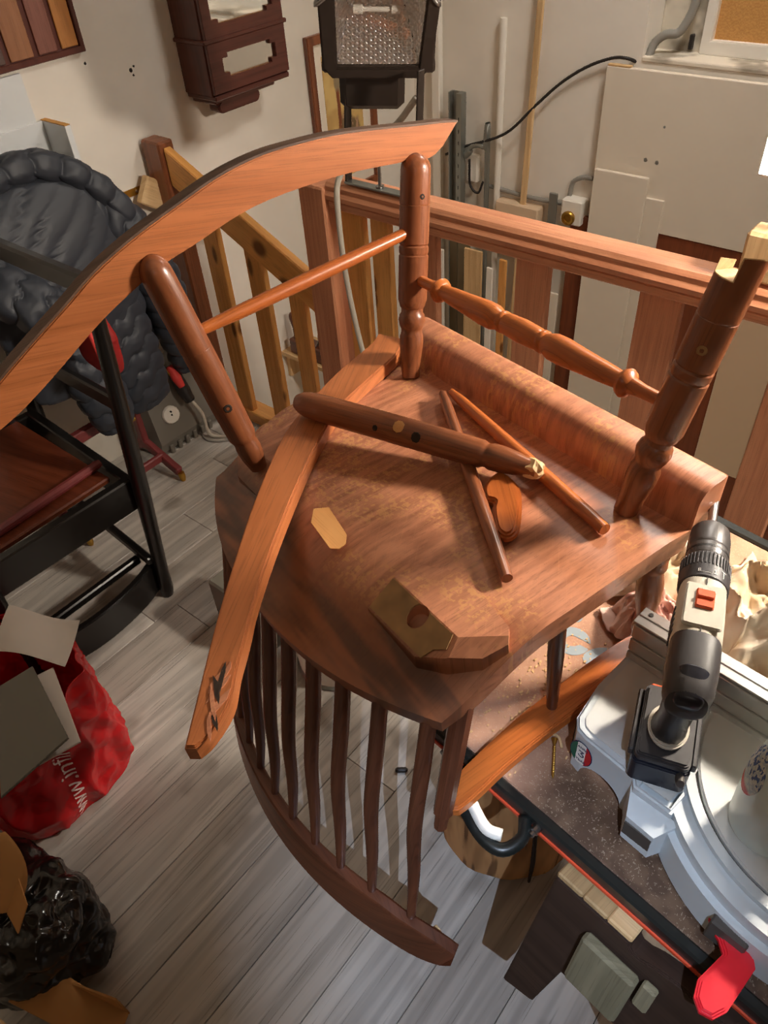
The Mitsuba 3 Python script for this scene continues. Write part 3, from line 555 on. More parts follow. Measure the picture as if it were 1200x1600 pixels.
add('junction_box', bb(-1.905, -1.85, 2.81, 2.85, .47, .575, .004), 'white_plastic', 25, 'small white junction box under the pipe elbow', 'junction box')
tag('grey_conduit', 'grey conduit running along the back wall to the white valve box', 'conduit')
add('grey_conduit__tube', tube([(-1.80, 2.835, .46), (-1.6, 2.835, .45), (-1.43, 2.835, .455)], .009, 10), 'grey_plastic', True)
add('grey_conduit__bend', tube([(-1.425, 2.835, .49), (-1.415, 2.835, .545), (-1.375, 2.835, .57), (-1.335, 2.835, .572)], .009, 10), 'grey_plastic', True)
add('cream_box', bb(-1.745, -1.54, 2.795, 2.85, .20, .425, .006), 'cream_board', 25, 'cream box on the back wall behind the lath', 'box')
add('metal_offcut', bb(-1.497, -1.462, 2.80, 2.812, .10, .50, .002), 'galvanised', 25, 'grey metal offcut leaning by the valve box', 'metal strip')
tag('valve_box', 'white box with a brass round valve on the back wall', 'valve')
add('valve_box__box', bb(-1.435, -1.345, 2.79, 2.85, .395, .492, .005), 'white_plastic')
add('valve_box__brass_ring', lathe((-1.395, 2.79, .425), (-1.395, 2.77, .425), [(0, .026), (.012, .028), (.018, .024), (.016, .016), (.010, .014)], 24), 'brass')
# the window in its recess
tag('window_1', 'white window with a cork covered pane in the back wall recess', None, None, 'structure')
WF = YB + .115
wf = sbox(-1.06, WZ0 + .01, WX1 - .01, WZ1).difference(sbox(-1.025, WZ0 + .055, WX1 - .04, WZ1 - .04))
add('window_1__frame', mv(slab(wf, .05, .004), frame((0, WF + .03, 0), (1, 0, 0), y=(0, 0, 1))), 'white_plastic', 25)
add('window_1__cork_panel', bb(-1.026, WX1 - .04, WF + .005, WF + .015, WZ0 + .054, WZ1 - .04, .001), 'cork')
add('window_1__cement_jamb', bb(WX0 - .0, -1.06, WF + .005, WF + .045, WZ0 - .0, WZ1, .004), 'cement')
add('window_1__cement_sill', bb(WX0, WX1, YB - .005, WF + .03, WZ0 - .004, WZ0 + .012, .005), 'cement')
add('window_1__cable_bundle', tube([(-1.205, 2.875, .985), (-1.195, 2.89, 1.03), (-1.165, 2.90, 1.055), (-1.13, 2.91, 1.06), (-1.11, 2.92, 1.09), (-1.095, 2.93, 1.15), (-1.09, 2.94, 1.3)], .014, 10), 'grey_plastic', True)
add('window_1__latch', bb(-1.103, -1.090, WF - .012, WF + .005, WZ0 + .02, WZ0 + .065, .002), 'dark_plastic')
# lit panel lamp at the right edge
tag('panel_lamp', 'bright white panel lamp cut by the right picture edge above the handrail', 'lamp')
scene['panel_lamp__panel'] = ply(bb(-.3515, -.23, 1.346, 1.352, 1.222, 1.36, .001), {'type': 'diffuse', 'reflectance': {'type': 'rgb', 'value': .6}}, False, emitter={'type': 'area', 'radiance': {'type': 'rgb', 'value': [14., 13., 11.5]}})
add('panel_lamp__case', bb(-.3545, -.226, 1.3525, 1.375, 1.216, 1.364, .004), 'white_plastic')
add('panel_lamp__stem', tube([(-.26, 1.375, 1.25), (-.26, 1.46, 1.2), (-.26, 1.48, .992)], .006, 8), 'steel', True)

# ---------------------------------------------------------------- the unlit halogen floodlight standing on the railing
tag('floodlight', 'black unlit halogen floodlight with dimpled reflector on a bracket behind the chair', 'floodlight')
fo = np.array([-1.222, 1.452, 1.262]); fx = np.array([.777, .626, -.059]); fup = np.array([.08, -.22, .97])
FM = frame(fo, fx, y=fup)            # x right, y up along the face, z towards the viewer
face = Polygon([(-.098, -.012), (.096, -.012), (.118, .012), (.136, .20), (-.122, .20), (-.118, .01)])
hole = Polygon([(-.086, .012), (.090, .012), (.107, .19), (-.086, .19)])
pr('dark_metal', srgb(44, 36, 31), .42)
add('floodlight__rim', mv(slab(face.difference(hole), .03, .004), FM @ frame((0, 0, -.01), (1, 0, 0), y=(0, 1, 0))), 'dark_metal', 25)
add('floodlight__housing', mv(cat(bx((.25, .025, .09), (.003, -.002, -.052), .006), bx((.02, .20, .09), (-.108, .10, -.052), .006), bx((.02, .20, .09), (.116, .10, -.052), .006), bx((.24, .21, .012), (.003, .10, -.096), .004)), FM), 'dark_metal', 25)
pr('reflector', (.93, .92, .91), .12, .5, 1.)
def facet(key, q):
    """one wall of the reflector, really dimpled"""
    q = np.array(q, float); n_, m_2 = 120, 96; s, t = np.meshgrid(np.linspace(0, 1, n_), np.linspace(0, 1, m_2), indexing='ij')
    P = ((1 - s) * (1 - t))[..., None] * q[0] + (s * (1 - t))[..., None] * q[1] + (s * t)[..., None] * q[2] + ((1 - s) * t)[..., None] * q[3]
    e1, e2 = q[1] - q[0], q[2] - q[1]; nn_ = np.cross(e1, q[3] - q[0] if np.linalg.norm(q[3] - q[0]) > .01 else e2); nn_ /= np.linalg.norm(nn_)
    d1 = P @ (e1 / np.linalg.norm(e1)); d2 = P @ np.cross(nn_, e1 / np.linalg.norm(e1)); g = .0100
    h = np.cos(2 * np.pi * d1 / g) + np.cos(2 * np.pi * (.5 * d1 + .866 * d2) / g) + np.cos(2 * np.pi * (.5 * d1 - .866 * d2) / g)
    P = P - nn_ * (h * .0006 * (.7 + .6 * meshkit.noise(P * 90)))[..., None]
    add(key, mv(grid(P), FM), 'reflector', True)
facet('floodlight__reflector', [(-.086, .012, .004), (.090, .012, .004), (.060, .095, -.075), (-.060, .095, -.075)])
facet('floodlight__reflector_001', [(-.060, .095, -.075), (.060, .095, -.075), (.107, .19, .004), (-.086, .19, .004)])
facet('floodlight__reflector_002', [(-.086, .19, .004), (-.086, .012, .004), (-.060, .095, -.075), (-.060, .0951, -.075)])
facet('floodlight__reflector_003', [(.090, .012, .004), (.107, .19, .004), (.060, .0951, -.075), (.060, .095, -.075)])
scene['pane_glass'] = {'type': 'thindielectric', 'int_ior': 1.5}
add('floodlight__glass', mv(bx((.196, .178, .003), (.005, .101, .008), 0), FM), 'pane_glass', False)
add('floodlight__tube', mv(lathe((-.05, .10, -.045), (.05, .10, -.045), [(0, .009), (.02, .009), (.021, .005), (.08, .005), (.081, .009), (.1, .009)], 14), FM), 'white_plastic')
add('floodlight__junction_box', mv(bx((.150, .105, .07), (-.012, -.066, -.075), .016), FM), 'dark_metal', 30)
for i, x in enumerate((-.115, .118)): add('floodlight__clip' + ('_%03d' % i if i else ''), mv(tube([(x, .155, .012), (x - .01 if x < 0 else x + .01, .135, .022), (x + .012 if x < 0 else x - .005, .15, .024)], .004, 8, 4), FM), 'steel', True)
for i, (x0, x1) in enumerate(((-1.345, -1.338), (-1.128, -1.121))):
    add('floodlight__bracket_arm' + ('_%03d' % i if i else ''), beam((x0, RY - .02, .998), (x0 + (.03 if i == 0 else .02), RY - .022, 1.27), .022, .006, (1, 0, 0)), 'dark_metal')
add('floodlight__bracket_base', bb(-1.348, -1.118, RY - .034, RY - .008, .9935, .999, .002), 'galvanised', 25)
add('floodlight__bolt', cat(lathe((-1.243, RY - .02, .998), (-1.243, RY - .02, 1.05), [(0, .011), (.006, .011), (.007, .004), (.052, .004)], 12)), 'steel')
add('floodlight__cord', tube([(-1.13, 1.47, 1.21), (-1.2, 1.475, 1.14), (-1.31, 1.46, 1.06), (-1.352, 1.435, 1.01), (-1.352, 1.42, .93), (-1.335, 1.41, .75), (-1.29, 1.40, .55), (-1.22, 1.38, .40), (-1.18, 1.36, .15), (-1.17, 1.30, .008), (-1.05, 1.2, .007)], .0075, 10), 'rail_cable', True)
# ---------------------------------------------------------------- left side: black chair, jacket on its valet stand, grey charger, bags
pr('black_lacquer', srgb(20, 18, 17), .25, .5)
pr('burgundy', wood(srgb(104, 40, 42), srgb(122, 52, 52), srgb(70, 24, 26)), .45)
pr('seat_brown', wood(srgb(88, 40, 24), srgb(106, 52, 32), srgb(60, 26, 16), .5), .25)
tag('black_chair', 'black lacquered wooden chair with brown seat at the left edge', 'chair')
BL = dict(bsdf='black_lacquer')
add('black_chair__back_post', lathe((-1.53, .712, 0), (-1.492, .775, .985), [(0, .017), (.03, .021), (.10, .0185), (.4, .022), (.75, .020), (.985, .016)], 20), 'black_lacquer')
add('black_chair__back_post_001', lathe((-2.06, .75, 0), (-2.03, .79, .985), [(0, .017), (.4, .022), (.985, .016)], 20), 'black_lacquer')
add('black_chair__leg', lathe((-1.545, .30, 0), (-1.555, .31, .42), [(0, .016), (.42, .02)], 18), 'black_lacquer')
add('black_chair__leg_001', lathe((-2.06, .30, 0), (-2.05, .31, .42), [(0, .016), (.42, .02)], 18), 'black_lacquer')
add('black_chair__seat', bb(-2.03, -1.585, .34, .70, .418, .436, .006), 'seat_brown', 25, axis=(1, .2, 0), label='glossy brown seat panel')
for i, (a, b, w, h) in enumerate([((-1.560, .30, .385), (-1.545, .735, .385), .028, .10), ((-2.05, .31, .385), (-2.045, .75, .385), .028, .09), ((-1.55, .725, .385), (-2.05, .75, .385), .028, .10), ((-1.555, .315, .385), (-2.05, .315, .385), .028, .09)]):
    add('black_chair__seat_rail' + ('_%03d' % i if i else ''), beam(a, b, w, h, ch=.004), 'black_lacquer', 25)
add('black_chair__back_rail', beam((-1.505, .76, .66), (-2.03, .78, .64), .022, .045, ch=.005), 'black_lacquer', 25)
add('black_chair__top_rail', beam((-1.49, .77, .972), (-2.04, .775, .965), .028, .05, ch=.008), 'black_lacquer', 25)
add('black_chair__armrest', beam((-1.50, .765, .90), (-1.56, .33, .71), .045, .022, ch=.007), 'black_lacquer', 25)
add('black_chair__arm_post', lathe((-1.555, .335, .42), (-1.56, .335, .71), [(0, .014), (.15, .016), (.29, .012)], 14), 'black_lacquer')
for i, (a, b) in enumerate([((-1.53, .70, .15), (-2.03, .735, .15)), ((-1.60, .31, .12), (-1.60, .70, .12)), ((-2.04, .31, .15), (-2.04, .74, .15))]):
    add('black_chair__stretcher' + ('_%03d' % i if i else ''), beam(a, b, .022, .026, ch=.004), 'black_lacquer', 25)
ap = spline([(-1.556, .735), (-1.522, .65), (-1.506, .56), (-1.504, .47), (-1.520, .38), (-1.55, .30)], 8)
ring = np.vstack([ap, (ap + np.array([-.022, 0]))[::-1]])
add('black_chair__foot_board', mv(slab(Polygon(ring), .105, .004), frame((0, 0, .022), (1, 0, 0), y=(0, 1, 0))), 'black_lacquer', 30, label='wide curved black foot board')
add('burgundy_stick', lathe((-1.64, .715, .4495), (-1.62, .33, .4495), [(0, .009), (.01, .012), (.2, .0135), (.39, .012)], 10), 'burgundy', 25, 'burgundy painted stick lying on the brown seat of the black chair', 'stick', axis=(0, 1, 0))

# valet stand under the jacket
tag('valet_stand', 'burgundy wooden valet stand with brass feet under the puffer jacket', 'valet stand')
def vs_(nm, a, b, w, h, **k):
    key = 'valet_stand__' + nm; i = 0
    while key in scene: i += 1; key = 'valet_stand__%s_%03d' % (nm, i)
    add(key, beam(a, b, w, h, ch=.004, **k), 'burgundy', 25, axis=np.subtract(b, a))
for y in (1.085, .70):
    vs_('foot', (-1.905, y, .035), (-2.10, y, .10), .024, .034)
    vs_('foot', (-2.165, y, .035), (-2.06, y, .10), .024, .034)
    vs_('upright', (-2.075, y, .08), (-2.085, y, 1.0), .024, .032, up=(1, 0, 0))
vs_('stretcher', (-1.985, 1.085, .068), (-1.985, .70, .068), .018, .030)
vs_('cross_bar', (-2.02, 1.085, .285), (-2.02, .70, .285), .026, .040)
vs_('cross_bar', (-2.075, 1.085, .285), (-2.02, 1.085, .285), .02, .03)
vs_('cross_bar', (-2.075, .70, .285), (-2.02, .70, .285), .02, .03)
vs_('hanger_bar', (-2.085, 1.10, 1.0), (-2.085, .62, 1.0), .04, .035)
for i, (x, y) in enumerate([(-1.897, 1.085), (-1.897, .70), (-2.168, 1.085), (-2.168, .70)]):
    add('valet_stand__brass_foot' + ('_%03d' % i if i else ''), lathe((x, y, 0), (x - .004 * (1 if x > -2 else -1), y, .034), [(0, .007), (.01, .0105), (.022, .012), (.034, .011)], 14), 'brass')
add('valet_stand__wing_nut', cat(lathe((-2.06, 1.068, .21), (-2.06, 1.04, .21), [(0, .010), (.012, .010), (.013, .006), (.028, .006)], 12), bx((.012, .004, .05), (-2.06, 1.046, .21), .001)), 'brass')

# black puffer jacket: quilted padded pieces
def puffy(key, path, widths, depth, quilt, slant=.0, nth=64, nlong=190, seed=0, mat='jacket', side=(0, 1, 0)):
    """padded body along a path: section = flattened ring, pinched at every seam"""
    p = spline(path, 24); s = np.r_[0, np.cumsum(np.linalg.norm(np.diff(p, axis=0), axis=1))]
    tt = np.linspace(0, s[-1], nlong); c = np.stack([np.interp(tt, s, p[:, k]) for k in range(3)], 1)
    w = np.interp(tt / s[-1], np.linspace(0, 1, len(widths)), widths); d = np.interp(tt / s[-1], np.linspace(0, 1, len(np.atleast_1d(depth))), np.atleast_1d(depth))
    t = np.gradient(c, axis=0); t /= np.linalg.norm(t, axis=1, keepdims=True)
    P, PF = np.zeros((nlong, nth, 3)), np.zeros((nlong, nth)); a = np.arange(nth) * 2 * np.pi / nth
    for i in range(nlong):
        x = np.array(side, float); x -= t[i] * (t[i] @ x); x /= np.linalg.norm(x); y = np.cross(t[i], x)
        e = min(1, math.sqrt(max(1e-4, 1 - max(0, 1 - min(tt[i], s[-1] - tt[i]) / .035) ** 2)))
        ca, sa = np.cos(a), np.sin(a)
        ph = (tt[i] + slant * w[i] * ca + .010 * np.sin(7 * ca + seed)) / quilt
        puff = np.abs(np.sin(np.pi * ph)) ** .42
        ww, dd = w[i] / 2 * e, d[i] / 2 * e
        q = np.sign(sa) * np.abs(sa) ** .7
        PF[i] = puff
        P[i] = c[i] + (ca * ww)[:, None] * x + (q * dd)[:, None] * y
    n = meshkit.fbm(P.reshape(-1, 3) * 26 + seed, 3).reshape(nlong, nth) - .5
    ctr = c[:, None]; v = P - ctr; lv_ = np.linalg.norm(v, axis=2, keepdims=True) + 1e-9; P = P + v / lv_ * ((n * .010)[..., None] - np.minimum((1 - PF)[..., None] * .013, lv_ * .6)); P = np.array([0, 0, 1.7]) + (P - np.array([0, 0, 1.7])) * 1.05
    f = [[i * nth + j, i * nth + (j + 1) % nth, (i + 1) * nth + (j + 1) % nth, (i + 1) * nth + j] for i in range(nlong - 1) for j in range(nth)]
    V = np.vstack([P.reshape(-1, 3), c[:1], c[-1:]]); k = nlong * nth; F = list(tri(f))
    for j in range(nth): F += [[k, (j + 1) % nth, j], [k + 1, k - nth + j, k - nth + (j + 1) % nth]]
    m = trimesh.Trimesh(V, np.array(F), process=False)
    if m.volume < 0: m.invert()
    add(key, m, mat, True)
pr('jacket', srgb(46, 51, 60), .5, .45, sheen=.5)
pr('jacket_lining', srgb(28, 30, 36), .6, .3)
tag('puffer_jacket', 'dark quilted puffer jacket draped over the burgundy valet stand', 'jacket')
puffy('puffer_jacket__back_panel', [(-2.06, .90, 1.055), (-1.97, .90, 1.03), (-1.92, .905, .90), (-1.90, .92, .70), (-1.90, .93, .50)], [.40, .44, .44, .40], [.05, .07, .06], .068, .35, seed=1)
puffy('puffer_jacket__collar', [(-2.0, .68, 1.04), (-1.97, .85, 1.075), (-1.97, 1.0, 1.07), (-1.95, 1.12, .98), (-1.93, 1.185, .85), (-1.92, 1.20, .72)], [.06, .085, .09, .10, .10, .07], [.06, .075, .08, .08, .07], .075, 0, seed=2, side=(1, 0, 0.2))
puffy('puffer_jacket__sleeve', [(-1.97, 1.10, .98), (-1.93, 1.16, .86), (-1.915, 1.20, .72), (-1.93, 1.24, .50), (-1.96, 1.27, .34)], [.12, .15, .15, .14, .11], [.09, .11, .10, .08], .062, .15, seed=3)
puffy('puffer_jacket__front_panel', [(-1.92, 1.02, .78), (-1.89, 1.04, .62), (-1.885, 1.05, .45), (-1.905, 1.06, .325)], [.15, .17, .17, .15], [.05, .065, .06], .060, .2, seed=4)
puffy('puffer_jacket__sleeve_001', [(-1.89, .86, .66), (-1.865, .885, .53), (-1.865, .905, .42), (-1.88, .915, .34)], [.14, .155, .15, .12], [.07, .09, .08], .062, -.25, seed=5)
puffy('puffer_jacket__sleeve_002', [(-1.95, .70, .98), (-1.87, .74, .88), (-1.80, .80, .80), (-1.78, .83, .70)], [.11, .14, .14, .11], [.09, .10, .09], .062, .1, seed=6)
puffy('puffer_jacket__lining', [(-1.955, 1.06, .92), (-1.945, 1.10, .72), (-1.945, 1.13, .5)], [.12, .16, .12], [.03, .03], .2, 0, seed=7, mat='jacket_lining')
pr('red_fabric', srgb(150, 34, 34), .6, .3)
pr('zip_red', srgb(214, 70, 66), .5, .3)
tag('red_lined_bag', 'red bag with grey zipped edge hanging on the black chair back', 'bag')
bg = spline([(-1.62, .80, .84), (-1.60, .80, .78), (-1.585, .795, .70), (-1.59, .79, .62)], 6)
puffy('red_lined_bag__body', [(-1.72, .845, .86), (-1.70, .85, .76), (-1.70, .85, .64)], [.12, .18, .15], [.04, .06, .05], .3, 0, seed=8, mat='red_fabric', side=(1, 0, 0))
add('red_lined_bag__zip', tube([(-1.672, .816, .86), (-1.652, .816, .80), (-1.632, .812, .73), (-1.628, .81, .66)], .006, 8), 'zip_red', True)
# grey charger box with plugs on the floor by the wall
tag('grey_charger_box', 'grey plastic power box with a round socket on the floor by the wall', 'power box')
gb = m3tri(m3.Manifold.hull_points(np.array([(-2.19, 1.10, 0.012), (-2.19, 1.40, 0.012), (-2.06, 1.12, .012), (-2.06, 1.40, .012), (-2.05, 1.13, .05), (-2.05, 1.39, .05), (-2.10, 1.14, .27), (-2.10, 1.38, .27), (-2.19, 1.11, .29), (-2.19, 1.39, .29)])))
pr('charger_grey', srgb(112, 108, 100), .5)
add('grey_charger_box__body', gb, 'charger_grey', 25)
for i in range(6): add('grey_charger_box__rib' + ('_%03d' % i if i else ''), bb(-2.058, -2.046, 1.16 + i * .036, 1.176 + i * .036, .0, .034, .003), 'charger_grey', 25)
add('grey_charger_box__socket', lathe((-2.075, 1.21, .135), (-2.052, 1.205, .142), [(0, .032), (.016, .032), (.022, .028), (.023, .010)], 28), 'white_plastic')
for i, z in enumerate((.128, .142, .156)): add('grey_charger_box__socket__hole' + ('_%03d' % i if i else ''), lathe((-2.056, 1.2065, z), (-2.0505, 1.2052, z + .0015), [(0, .0035), (.005, .0035)], 10), 'dark_plastic')
tag('power_plug', 'black and red plug on the grey power box', 'plug')
add('power_plug__body', tube([(-2.085, 1.27, .30), (-2.06, 1.27, .26), (-2.045, 1.275, .21), (-2.03, 1.28, .17)], [.016, .022, .024, .018], 14), 'dark_plastic', True)
add('power_plug__red_collar', tube([(-2.075, 1.262, .305), (-2.05, 1.262, .27), (-2.035, 1.266, .235)], [.012, .018, .012], 12), 'zip_red', True)
add('power_plug__yellow_tab', beam((-2.10, 1.23, .35), (-2.06, 1.25, .28), .008, .006), 'brass')
add('white_floor_cable', tube([(-2.03, 1.285, .165), (-2.01, 1.30, .11), (-2.0, 1.30, .03), (-1.98, 1.32, .0075), (-1.93, 1.36, .007), (-1.86, 1.40, .007), (-1.75, 1.42, .007)], .0065, 10), 'rail_cable', True, 'white power cable curling over the floor from the plug', 'cable')
add('thin_grey_cable', tube([(-2.05, 1.30, .005), (-2.0, 1.285, .004), (-1.95, 1.31, .004), (-1.90, 1.37, .004)], .0035, 8), 'grey_plastic', True, 'thin grey cable beside the white floor cable', 'cable')

# ---------------------------------------------------------------- red carrier bag with grey boards and paper
pr('red_plastic', srgb(178, 22, 28), .32, .5)
pr('paper_white', srgb(206, 196, 186), .7, .2)
pr('board_grey', srgb(104, 100, 90), .55)
pr('bag_print', srgb(226, 210, 206), .5)
tag('red_carrier_bag', 'crumpled red plastic carrier bag with white web address print on the floor', 'carrier bag')
def crumple(m, amp, sc, seed=0, ridge=True):
    v = m.vertices; n = meshkit.fbm(v * sc, 3, seed); n = (1 - np.abs(2 * n - 1) * 2) if ridge else (n - .5) * 2
    m2 = m.copy(); m2.vertices = v + m.vertex_normals * (n * amp)[:, None]
    return m2
BO = np.array([-1.155, .168, 0]); ba = np.array([.98, -.06, 0]); ba /= np.linalg.norm(ba)       # outward of the printed face
bt = np.array([-ba[1], ba[0], 0])                                                    # along the printed face
BM = frame(BO, bt, y=(0, 0, 1))                                                      # x along face, y up, z outward
nx, ny = 70, 60; xs = np.linspace(-.17, .17, nx); sh = []
ring = []
def bag_pt(th, h):
    """rounded-rectangle sack: th around, h up"""
    a = th; hx, hz = .155, .20
    c, s = np.cos(a), np.sin(a); r = 1 / (np.abs(c / hx) ** 4 + np.abs(s / hz) ** 4) ** .25
    k = 1 - .10 * h / .33 + .05 * np.sin(a * 3 + 1) * h / .33
    return np.stack([c * r * k, h, s * r * k - .20], -1)
th = np.linspace(0, 2 * np.pi, 241)[:-1]; hh = np.linspace(.0, .335, 110)
P = np.stack([bag_pt(th, np.full_like(th, h) + .02 * np.sin(th * 2 + .6) * (h / .33)) for h in hh])
n1 = meshkit.fbm(P.reshape(-1, 3) * [11, 5, 11] + 3, 3, 4).reshape(P.shape[:2]); n2 = meshkit.fbm(P.reshape(-1, 3) * 24, 2, 9).reshape(P.shape[:2])
rad = P * [1, 0, 1] + [0, 0, .2]; rad /= np.linalg.norm(rad, axis=2, keepdims=True)
P = P + rad * ((1 - np.abs(2 * n1 - 1) * 2.2) * .030 + np.abs(n2 - .5) * .030)[..., None] * np.clip(hh / .03, 0.2, 1)[:, None, None]
P[..., 1] = np.maximum(P[..., 1], .002)
def ringmesh(P):
    n, m = P.shape[:2]; f = [[i * m + j, i * m + (j + 1) % m, (i + 1) * m + (j + 1) % m, (i + 1) * m + j] for i in range(n - 1) for j in range(m)]
    return np.array(f)
inner = P[::-1] * 1.0; inner = inner - rad[::-1] * .003
PP = np.concatenate([P, inner]); fr_ = ringmesh(PP)
botc = [[len(PP) * 240, j, (j + 1) % 240] for j in range(240)]
bagm = trimesh.Trimesh(np.vstack([PP.reshape(-1, 3), [[0, .002, -.2]]]), np.vstack([tri(fr_), botc]), process=False)
bagm = mv(bagm, BM)
add('red_carrier_bag__sack', bagm, 'red_plastic', True)
# print: laid on the sack so that it follows the crumples
tm_ = text('www.infinit', .034)
tv = np.array(tm_.vertices); tm2 = trimesh.Trimesh(tv, tm_.faces, process=False).subdivide_to_size(.012)
tv = np.array(tm2.vertices); ang = math.radians(82); tx, ty = tv[:, 0], tv[:, 1]
X = -.002 + math.cos(ang) * tx - math.sin(ang) * ty; Y = .014 + math.sin(ang) * tx + math.cos(ang) * ty
from scipy.spatial import cKDTree
outer = P.reshape(-1, 3)[P.reshape(-1, 3)[:, 2] > -.12]; kd_ = cKDTree(outer[:, :2])
dd_, ii_ = kd_.query(np.c_[X, Y], k=6); zz = (outer[ii_, 2] * (1 / (dd_ + 1e-4))).sum(1) / (1 / (dd_ + 1e-4)).sum(1)
tm2.vertices = np.c_[X, Y, zz + .0016 + tv[:, 2] * .3]
add('red_carrier_bag__print', mv(tm2, BM), 'bag_print', False, label='white web address lettering')
def sheet(c, ex, ey, w, h, th_=.003): return mv(bx((w, h, th_), (0, 0, 0), .0008), frame(c, ex, y=ey))
def quad(key, pts, th_, mat, *lab):
    p = np.array(pts, float); o = p[0]; ex = p[1] - p[0]; nrm = np.cross(ex, p[3] - p[0]); F = frame(o, ex, z=nrm)
    q = (p - o) @ F[:3, :3]
    add(key, mv(slab(Polygon(q[:, :2]).buffer(0), th_, th_ * .2), F), mat, 25, *lab)
quad('grey_board', [(-1.30, .17, .352), (-1.07, .04, .345), (-1.045, .194, .362), (-1.268, .245, .372)], .006, 'board_grey', 'dark grey square board lying on the red carrier bag', 'board')
quad('grey_board_001', [(-1.292, .18, .336), (-1.10, .07, .330), (-1.045, .205, .340), (-1.250, .275, .350)], .005, 'paper_white', 'light grey board just under the dark grey board', 'board')
xs = np.linspace(0, 1, 14); sp = np.zeros((14, 14, 3))
for i, a in enumerate(xs):
    for j, b in enumerate(xs): sp[i, j] = np.array([-1.385, .215, .368]) + a * np.array([.16, .075, -.0]) + b * np.array([-.06, .09, .02]) + np.array([0, 0, .012 * math.sin(4 * a + 2 * b)])
add('paper_sheet', skin(sp, .0015), 'paper_white', True, 'white paper sheet poking out of the red bag behind the boards', 'paper')
pr('clear_film', (.9, .9, .9), .12, .5, 0., False, spec_trans=0.0)

# ---------------------------------------------------------------- black rubbish bag, kraft paper, cardboard at the lower left corner
pr('black_film', srgb(16, 15, 15), .16, .6)
pr('kraft', srgb(172, 124, 74), .75, .2)
gs = trimesh.creation.icosphere(5, 1.0); v = gs.vertices
v = v * [.072, .080, .125]; v[:, 2] = np.maximum(v[:, 2], -.12)
gs.vertices = v
gs = crumple(gs, .042, 8.5, 3); gs = crumple(gs, .014, 19, 8); gs = crumple(gs, .0025, 45, 5)
gs.vertices = gs.vertices + np.array([-.925, -.06, .125]); gs.vertices[:, 2] = np.maximum(gs.vertices[:, 2], .002)
add('rubbish_bag', gs, 'black_film', True, 'shiny black crumpled rubbish bag in the lower left corner', 'rubbish bag')
gs2 = trimesh.creation.icosphere(4, 1.0); gs2.vertices = gs2.vertices * [.10, .075, .075]; gs2 = crumple(gs2, .022, 11, 5); gs2 = crumple(gs2, .010, 22, 6)
gs2.vertices = gs2.vertices + np.array([-1.06, -.055, .09]); gs2.vertices[:, 2] = np.maximum(gs2.vertices[:, 2], .002)
add('rubbish_bag_001', gs2, 'black_film', True, 'small black bag tucked between red bag and rubbish bag', 'rubbish bag')

quad('kraft_paper', [(-.915, -.07, .28), (-.85, -.075, .31), (-.832, -.018, .36), (-.90, -.022, .36)], .002, 'kraft', 'tan kraft paper flap standing at the left edge above the rubbish bag', 'kraft paper')
kp = np.zeros((16, 10, 3))
for i, a in enumerate(np.linspace(0, 1, 16)):
    for j, b in enumerate(np.linspace(-1, 1, 10)):
        wd = .055 * math.sin(math.pi * (.12 + .80 * a)) ** .7
        kp[i, j] = np.array([-.93, -.075, .28]) + a * np.array([-.065, .070, .105]) + b * wd * np.array([.62, .62, -.25]) + .012 * (1 - b * b) * np.array([.5, -.5, .5])
add('kraft_paper_001', skin(kp, .0015), 'kraft', True, 'curled brown kraft paper tongue at the left picture edge', 'kraft paper')
tag('cardboard_box', 'open cardboard box at the bottom left under the rubbish bag', 'box')
quad('cardboard_box__flap', [(-.86, -.16, .150), (-.70, -.10, .012), (-.735, -.04, .004), (-.90, -.09, .145)], .004, 'kraft')
quad('cardboard_box__side', [(-.90, -.10, .0), (-.735, -.035, .0), (-.735, -.035, .09), (-.90, -.10, .09)], .004, 'kraft')
add('pale_wood_plank', beam((-.86, -.205, .36), (-.60, -.160, .42), .05, .016), 'wood_raw', 25, 'pale wooden plank end crossing the bottom left corner', 'plank', axis=(1, 0, 0))
# under the chair
tag('paint_bucket', 'white plastic bucket standing on the floor behind the hanging spindles', 'bucket')
add('paint_bucket__body', lathe((-.965, .84, 0), (-.965, .84, .23), [(0, .098), (.004, .102), (.2, .118), (.215, .122), (.23, .122), (.229, .116), (.2, .113), (.01, .096)], 40, True), 'white_plastic')
add('paint_bucket__rim', lathe((-.965, .84, 0), (-.965, .84, .02), [(0, .104), (.006, .110), (.012, .104)], 40), 'galvanised')
add('grey_box', bb(-1.30, -1.12, .72, .88, 0, .20, .006), 'board_grey', 25, 'pale grey box on the floor just left of the spindles', 'box')
add('iron_bracket', cat(bb(-1.20, -1.05, 1.02, 1.05, .0, .006, .001), bb(-1.20, -1.194, 1.0, 1.07, .0, .03, .001)), 'dark_metal', 25, 'dark flat iron bracket on the floor beyond the spindles', 'bracket')
add('dark_crumb', lathe((-.635, .672, .006), (-.612, .69, .006), [(0, .004), (.006, .0065), (.024, .0065), (.03, .003)], 10), 'dark_plastic', 40, 'small dark plug lying on the floor right of the spindles', 'plug')
